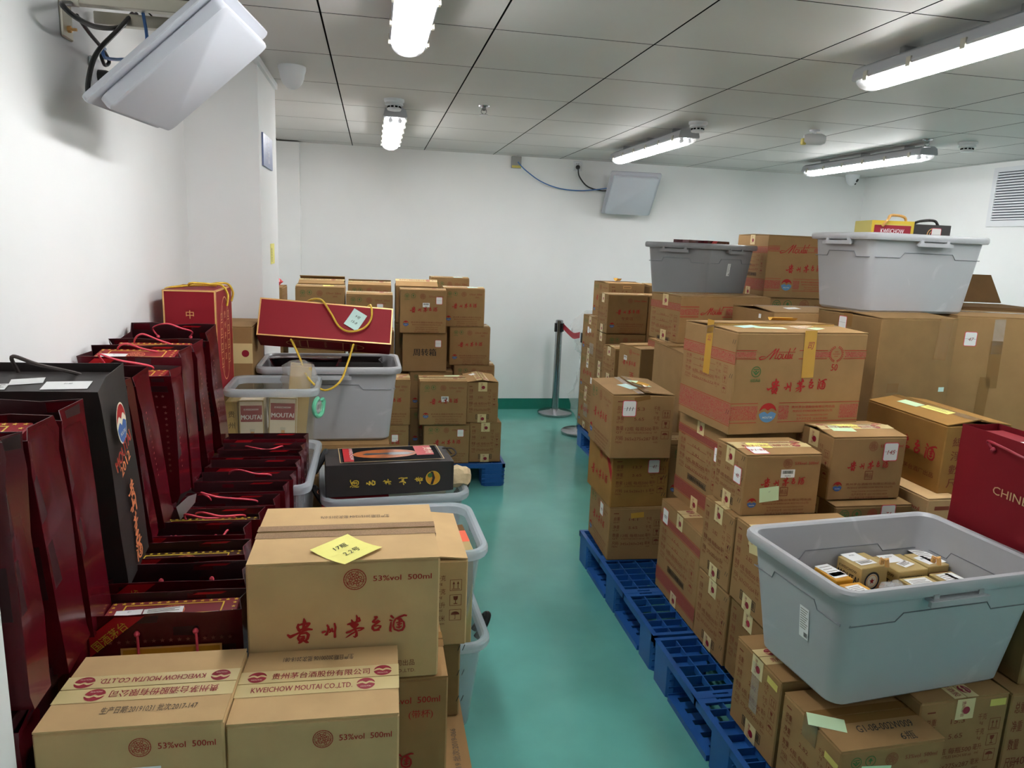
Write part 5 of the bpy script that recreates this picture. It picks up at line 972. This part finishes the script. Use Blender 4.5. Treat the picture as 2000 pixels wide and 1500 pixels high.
def blackside(pm, FF, SR, w, d, h):
    pm.disc(SR, d*.55, h*.77, d*.185, 'cream', .001, ry=d*.31); V = Fr(SR.o, SR.u, SR.v); V.v = SR.v*1.68; V.n = SR.n; lips(pm, V, d*.55, h*.77/1.68, d*.17, n=.0014)
    pm.text(SR.at(d*.16, h*.585, .28), 'MOUTAI', 0, 0, .04, 'print_orange', w=d*.7, bold=.03, n=.001); pm.text(SR.at(d*.16, h*.587, .28), 'MOUTAI', 0.001, 0.001, .037, 'red', w=d*.68, bold=-.0, n=.0016)
    pm.text(SR.at(d*.3, h*.535, .28), '2012', 0, 0, .035, 'print_orange', w=d*.42, bold=.03, n=.001)
    for i, st_ in enumerate((CALLI[:11], CALLI[11:17], CALLI[17:26], CALLI[26:28], CALLI[28:])):
        xs = [p[0] for s_ in st_ for p in s_]; ys = [p[1] for s_ in st_ for p in s_]; cx, cy = (min(xs)+max(xs))/2, (min(ys)+max(ys))/2; k = .042/max(max(xs)-min(xs), max(ys)-min(ys))
        pm.brush(SR, [[(x-cx, y-cy, r) for x, y, r in s_] for s_ in st_], d*.55, h*(.43-.085*i), k, 'print_orange')
    B = Fr((-w/2, d/2-.004, 0), (1, 0, 0), (0, 0, 1))
yb, yt, zb, zt = 1.665, 1.57, .785, 1.245; lean = math.atan2(yb-yt, zt-zb)
bg = gift_bag('big black bag with round emblem and orange lettering on its side, against left wall', (-.664, yb, zb), (lean, 0, 0), .275, .152, math.hypot(yb-yt, zt-zb), 'bag_black', 'bag_black', pinch=.012, wob=.004, cords=((0, -.02, .03), (1, .04, -.05)), cm='cord_dark', ribbon=False, stars=False, group='carrier bags', extra=blackside, seed=5, cr=.005)
gift_box('black box with white labels inside the big black bag', (-.664, yb, zb+.004), (lean, 0, 0), .25, .136, math.hypot(yb-yt, zt-zb)-.02, 'bag_black', False, [('T', .18, .06, .085, .04, .05, 0, ('0140',)), ('T', .05, .05, .05, .03, .1, 3), ('T', .10, .08, .06, .03, .2, 0)], 'boxes inside carrier bags')

# ------------------------------------------------------------------ gift cases, rear bins
def oval(mb, G, W, Hh, vertical=True):
    cu, cv = W/2, Hh/2; a, b = W*.30, Hh*.42
    mb.ring(G, cu, cv, a, .005, 'gold', .0012, ry=b, k=40)
    for sx in (-1, 1):
        mb.rect(G, cu+sx*a*.45-.0018, cv-b*.80, cu+sx*a*.45+.0018, cv+b*.80, 'gold', .0012)
        for q in (.55, .2, -.15, -.5): mb.frame(G, cu+sx*a*.72-.013, cv+b*q-.013, cu+sx*a*.72+.013, cv+b*q+.013, .003, 'gold', .0012); mb.rect(G, cu+sx*a*.72-.018, cv+b*(q-.14), cu+sx*a*.72+.018, cv+b*(q-.14)+.003, 'gold', .0012)
    for i, t in enumerate('贵州茅台酒'): mb.text(G, t, cu, cv+b*(.5-.25*i), b*.18, 'gold', al='c', n=.0012)
r1 = gift_box('upright red gift case with gold rope and oval, standing in the pillar corner', (-.672, 3.0, .93), (0, 0, 0), .185, .30, .395, 'case_red', False, (), 'red rope-handled gift cases', name='gift_case', edge='gold',
    face=lambda mb, F, L, R, w, d, h: [mb.text(F, t, w*.5, h*(.74-.135*i), .034, 'gold', al='c', n=.001) for i, t in enumerate('中國貴州')]+[oval(mb, R, d, h)])
rope(r1, [(-.095, -.05, .36), (-.105, -.06, .39), (-.05, -.06, .402), (.02, .0, .404), (.06, .03, .402)], .0045)
rope(r1, [(-.03, -.03, .402), (-.01, -.06, .415), (.05, -.02, .41), (.085, .0, .405), (.105, .01, .37), (.10, .015, .325)], .0045)
rope(r1, [(.02, .04, .402), (.06, .08, .408), (.09, .11, .402), (.106, .115, .37), (.10, .11, .335)], .0045)
cb = carton('small carton with printed tape between the upright red case and the grey bin', (-.795, 3.17, .868), 0, .29, .31, .285, lambda mb, F, w, h: [mb.rect(F, 0, h*.45, w, h*.75, 'tape_logo'), mb.disc(F, w*.9, h*.6, .015, 'wine', .001)], None, tape=None, group='cartons in the pillar corner')
carton('stack carton under the small taped carton in the pillar corner', (-.80, 3.18, .0), 0, .30, .31, .86, None, None, m='card_dark', tape=None, group='cartons in the pillar corner')
carton('flat-lidded carton carrying the upright red gift case', (-.80, 2.80, .0), 0, .235, .36, .925, None, None, m='card_dark', tape=None, group='cartons in the pillar corner')
storage_bin('grey bin piled with a red rope-handled gift case, in front of the back left cartons', (-.192, 3.375, .635), 1, .625, .40, .345, handles=('F',))
carton('flattened-looking carton under the grey bin with the red gift case', (-.49, 3.17, .0), 1, .56, .38, .63, None, None, m='card', tape='tape_brown', words=False, drop='', group='cartons under bins')
gift_bag('dark red bag with white label lying in the grey bin under the red gift case', (-.30, 3.475, .935), (PI/2-.12, 0, PI/2*0), .30, .09, .22, seed=77, wob=.003, cords=(), ribbon=True, stars=True, group='bags in the case bin')
gift_bag('black bag lying deep in the grey bin under the red gift case', (-.13, 3.40, .66), (0, 0, 0), .34, .18, .32, 'bag_black', 'bag_black', seed=78, wob=.003, cords=(), ribbon=False, stars=False, group='bags in the case bin')
rx = -math.radians(26); ry = math.radians(3.6)
rb = gift_box('long red gift case with gold ropes and paper tag, lying on a grey bin', (-.21, 3.25, 1.068), (rx, ry, 0), .565, .15, .168, 'case_red', False, (), 'red rope-handled gift cases', name='gift_case', edge='gold', face=lambda mb, F, L, R, w, d, h: mb.text(F, '', 0, 0, .01, 'gold'))
bt = MB(); oval(bt, Fr((-.28, .075, 0), (1, 0, 0), (0, -1, 0)), .56, .15); bt.build('printed_oval', rb)
rope(rb, [(-.10, .03, .17), (-.085, -.04, .185), (-.03, -.085, .178), (.015, -.092, .12), (.055, -.092, .06), (.10, -.093, .04), (.16, -.093, .06), (.19, -.092, .11), (.185, -.07, .175), (.17, -.03, .18), (.165, .02, .17)], .0045)
rope(rb, [(-.145, -.03, -.002), (-.135, -.085, -.02), (-.09, -.14, -.11), (-.05, -.18, -.20), (.02, -.20, -.255), (.08, -.18, -.21), (.105, -.13, -.11), (.12, -.08, -.02), (.12, -.03, -.002)], .0045)
paper('paper_tag', Fr((-.2825, -.075, 0), (1, 0, 0), (0, 0, 1)), .405, .10, .065, .085, 'aqua', rb, -.5, 0, ('9号', '15-8'), .002, 'black', .004)
# clear bin with the cream gift boxes
storage_bin('clear bin with cream gift boxes and a green tape dispenser, before the grey case bin', (-.395, 3.0, .605), 1, .36, .31, .345, 'clear_warm', 'clear_rim', handles=(), ridge=False, group='clear storage bins', t=.02)
carton('carton under the clear bin with the cream gift boxes', (-.565, 2.855, .0), 0, .36, .28, .602, None, None, m='card_dark', tape=None, group='cartons under bins')
def moutaiface(mb, F, L, R, w, d, h):
    mb.rect(F, .006, h*.70, w-.006, h*.93, 'wine', .0007); mb.text(F, 'KWEICHOW', w*.5, h*.86, .011, 'white', w=w*.6, al='c', n=.0012); mb.text(F, 'MOUTAI', w*.5, h*.735, .026, 'white', w=w*.82, al='c', bold=.04, n=.0012)
    B = F.at(w*.52, h*.06); k = h*.5
    mb.poly(B, [(-.13*k, 0), (.13*k, 0), (.13*k, .62*k), (.06*k, .74*k), (.05*k, .9*k), (.07*k, 1.08*k), (-.07*k, 1.08*k), (-.05*k, .9*k), (-.06*k, .74*k), (-.13*k, .62*k)], 'bottle_ceramic', .0009); mb.rect(B, -.045*k, .78*k, .045*k, 1.0*k, 'gold', .0013); mb.rect(B, -.12*k, .15*k, .12*k, .5*k, 'tape_logo', .0013)
gc = 'cream gift boxes in the clear bin'
gift_box('cream gift box with dark red band and bottle picture, against the clear bin right half', (-.365, 2.93, .615), (0, .04, .06), .103, .098, .295, 'cream', False, (), gc, face=moutaiface, edge='goldcard')
gift_box('cream gift box with dark red band, in the middle of the clear bin', (-.472, 2.93, .615), (0, 0, .03), .092, .098, .285, 'cream', False, (), gc, face=moutaiface, edge='goldcard')
gift_box('slim gilt gift box at the left end of the clear bin', (-.545, 2.93, .615), (0, 0, 0), .045, .09, .28, 'goldcard', False, (), gc, face=lambda mb, F, L, R, w, d, h: [mb.text(F, t, w*.5, h*(.78-.16*i), .028, 'grey_ink', al='c') for i, t in enumerate('贵州茅台酒')])
gift_box('plain gold gift box wrapped in clear film, sticking out of the clear bin', (-.335, 3.05, .615), (0, .1, .1), .085, .085, .40, 'goldcard', False, (), gc)
R = random.Random(4); mb = MB(); mb.loft([[((.062+R.uniform(-.012, .012))*q*math.cos(2*PI*j/14), (.062+R.uniform(-.012, .012))*q*math.sin(2*PI*j/14), z) for j in range(14)] for z, q in ((0, 1.1), (.03, 1.2), (.06, 1.15), (.09, 1.0), (.11, .5))], 'film'); o = mb.build('plastic_film', None, True); o.location = (-.305, 3.05, .92); tag(o, 'clear crinkled film over the gold box in the clear bin', 'plastic film')
td = thing('tape_dispenser', 'translucent green tape dispenser hooked on the clear bin rim', 'tape dispenser', (-.215, 2.87, .895), (0, 0, .9))
mb = MB(); G = Fr((0, 0, 0), (1, 0, 0), (0, 0, 1)); pts = [(.026*math.cos(a), .036*math.sin(a)-.02) for a in [PI*.5+PI*1.35*i/16 for i in range(17)]]
mb.tube([(x, 0, z) for x, z in pts]+[(.03, 0, .0), (.022, 0, .01)], .009, 'green_clip', 8); mb.build('dispenser_shell', td, True); mb = MB(); mb.tube([(.016*math.cos(2*PI*i/20), 0, .016*math.sin(2*PI*i/20)-.02) for i in range(20)], .006, 'film', 8, True); mb.build('tape_roll', td, True)
# folded white edge lying between the leaning and the lower bags
mb = MB(); G = Fr((-.53, 2.0, .80), (.75, -.66, 0), (0, .3, .95)); mb.poly(G, [(0, 0), (.05, .04), (.085, .055), (.08, .03), (.02, -.03)], 'white', 0); mb.poly(G, [(0, 0), (.05, .05), (.085, .055), (.06, .06), (.02, .04)], 'cord_dark', .002); tag(mb.build('folded_paper'), 'folded white and black paper scrap wedged between the two bag rows', 'paper')
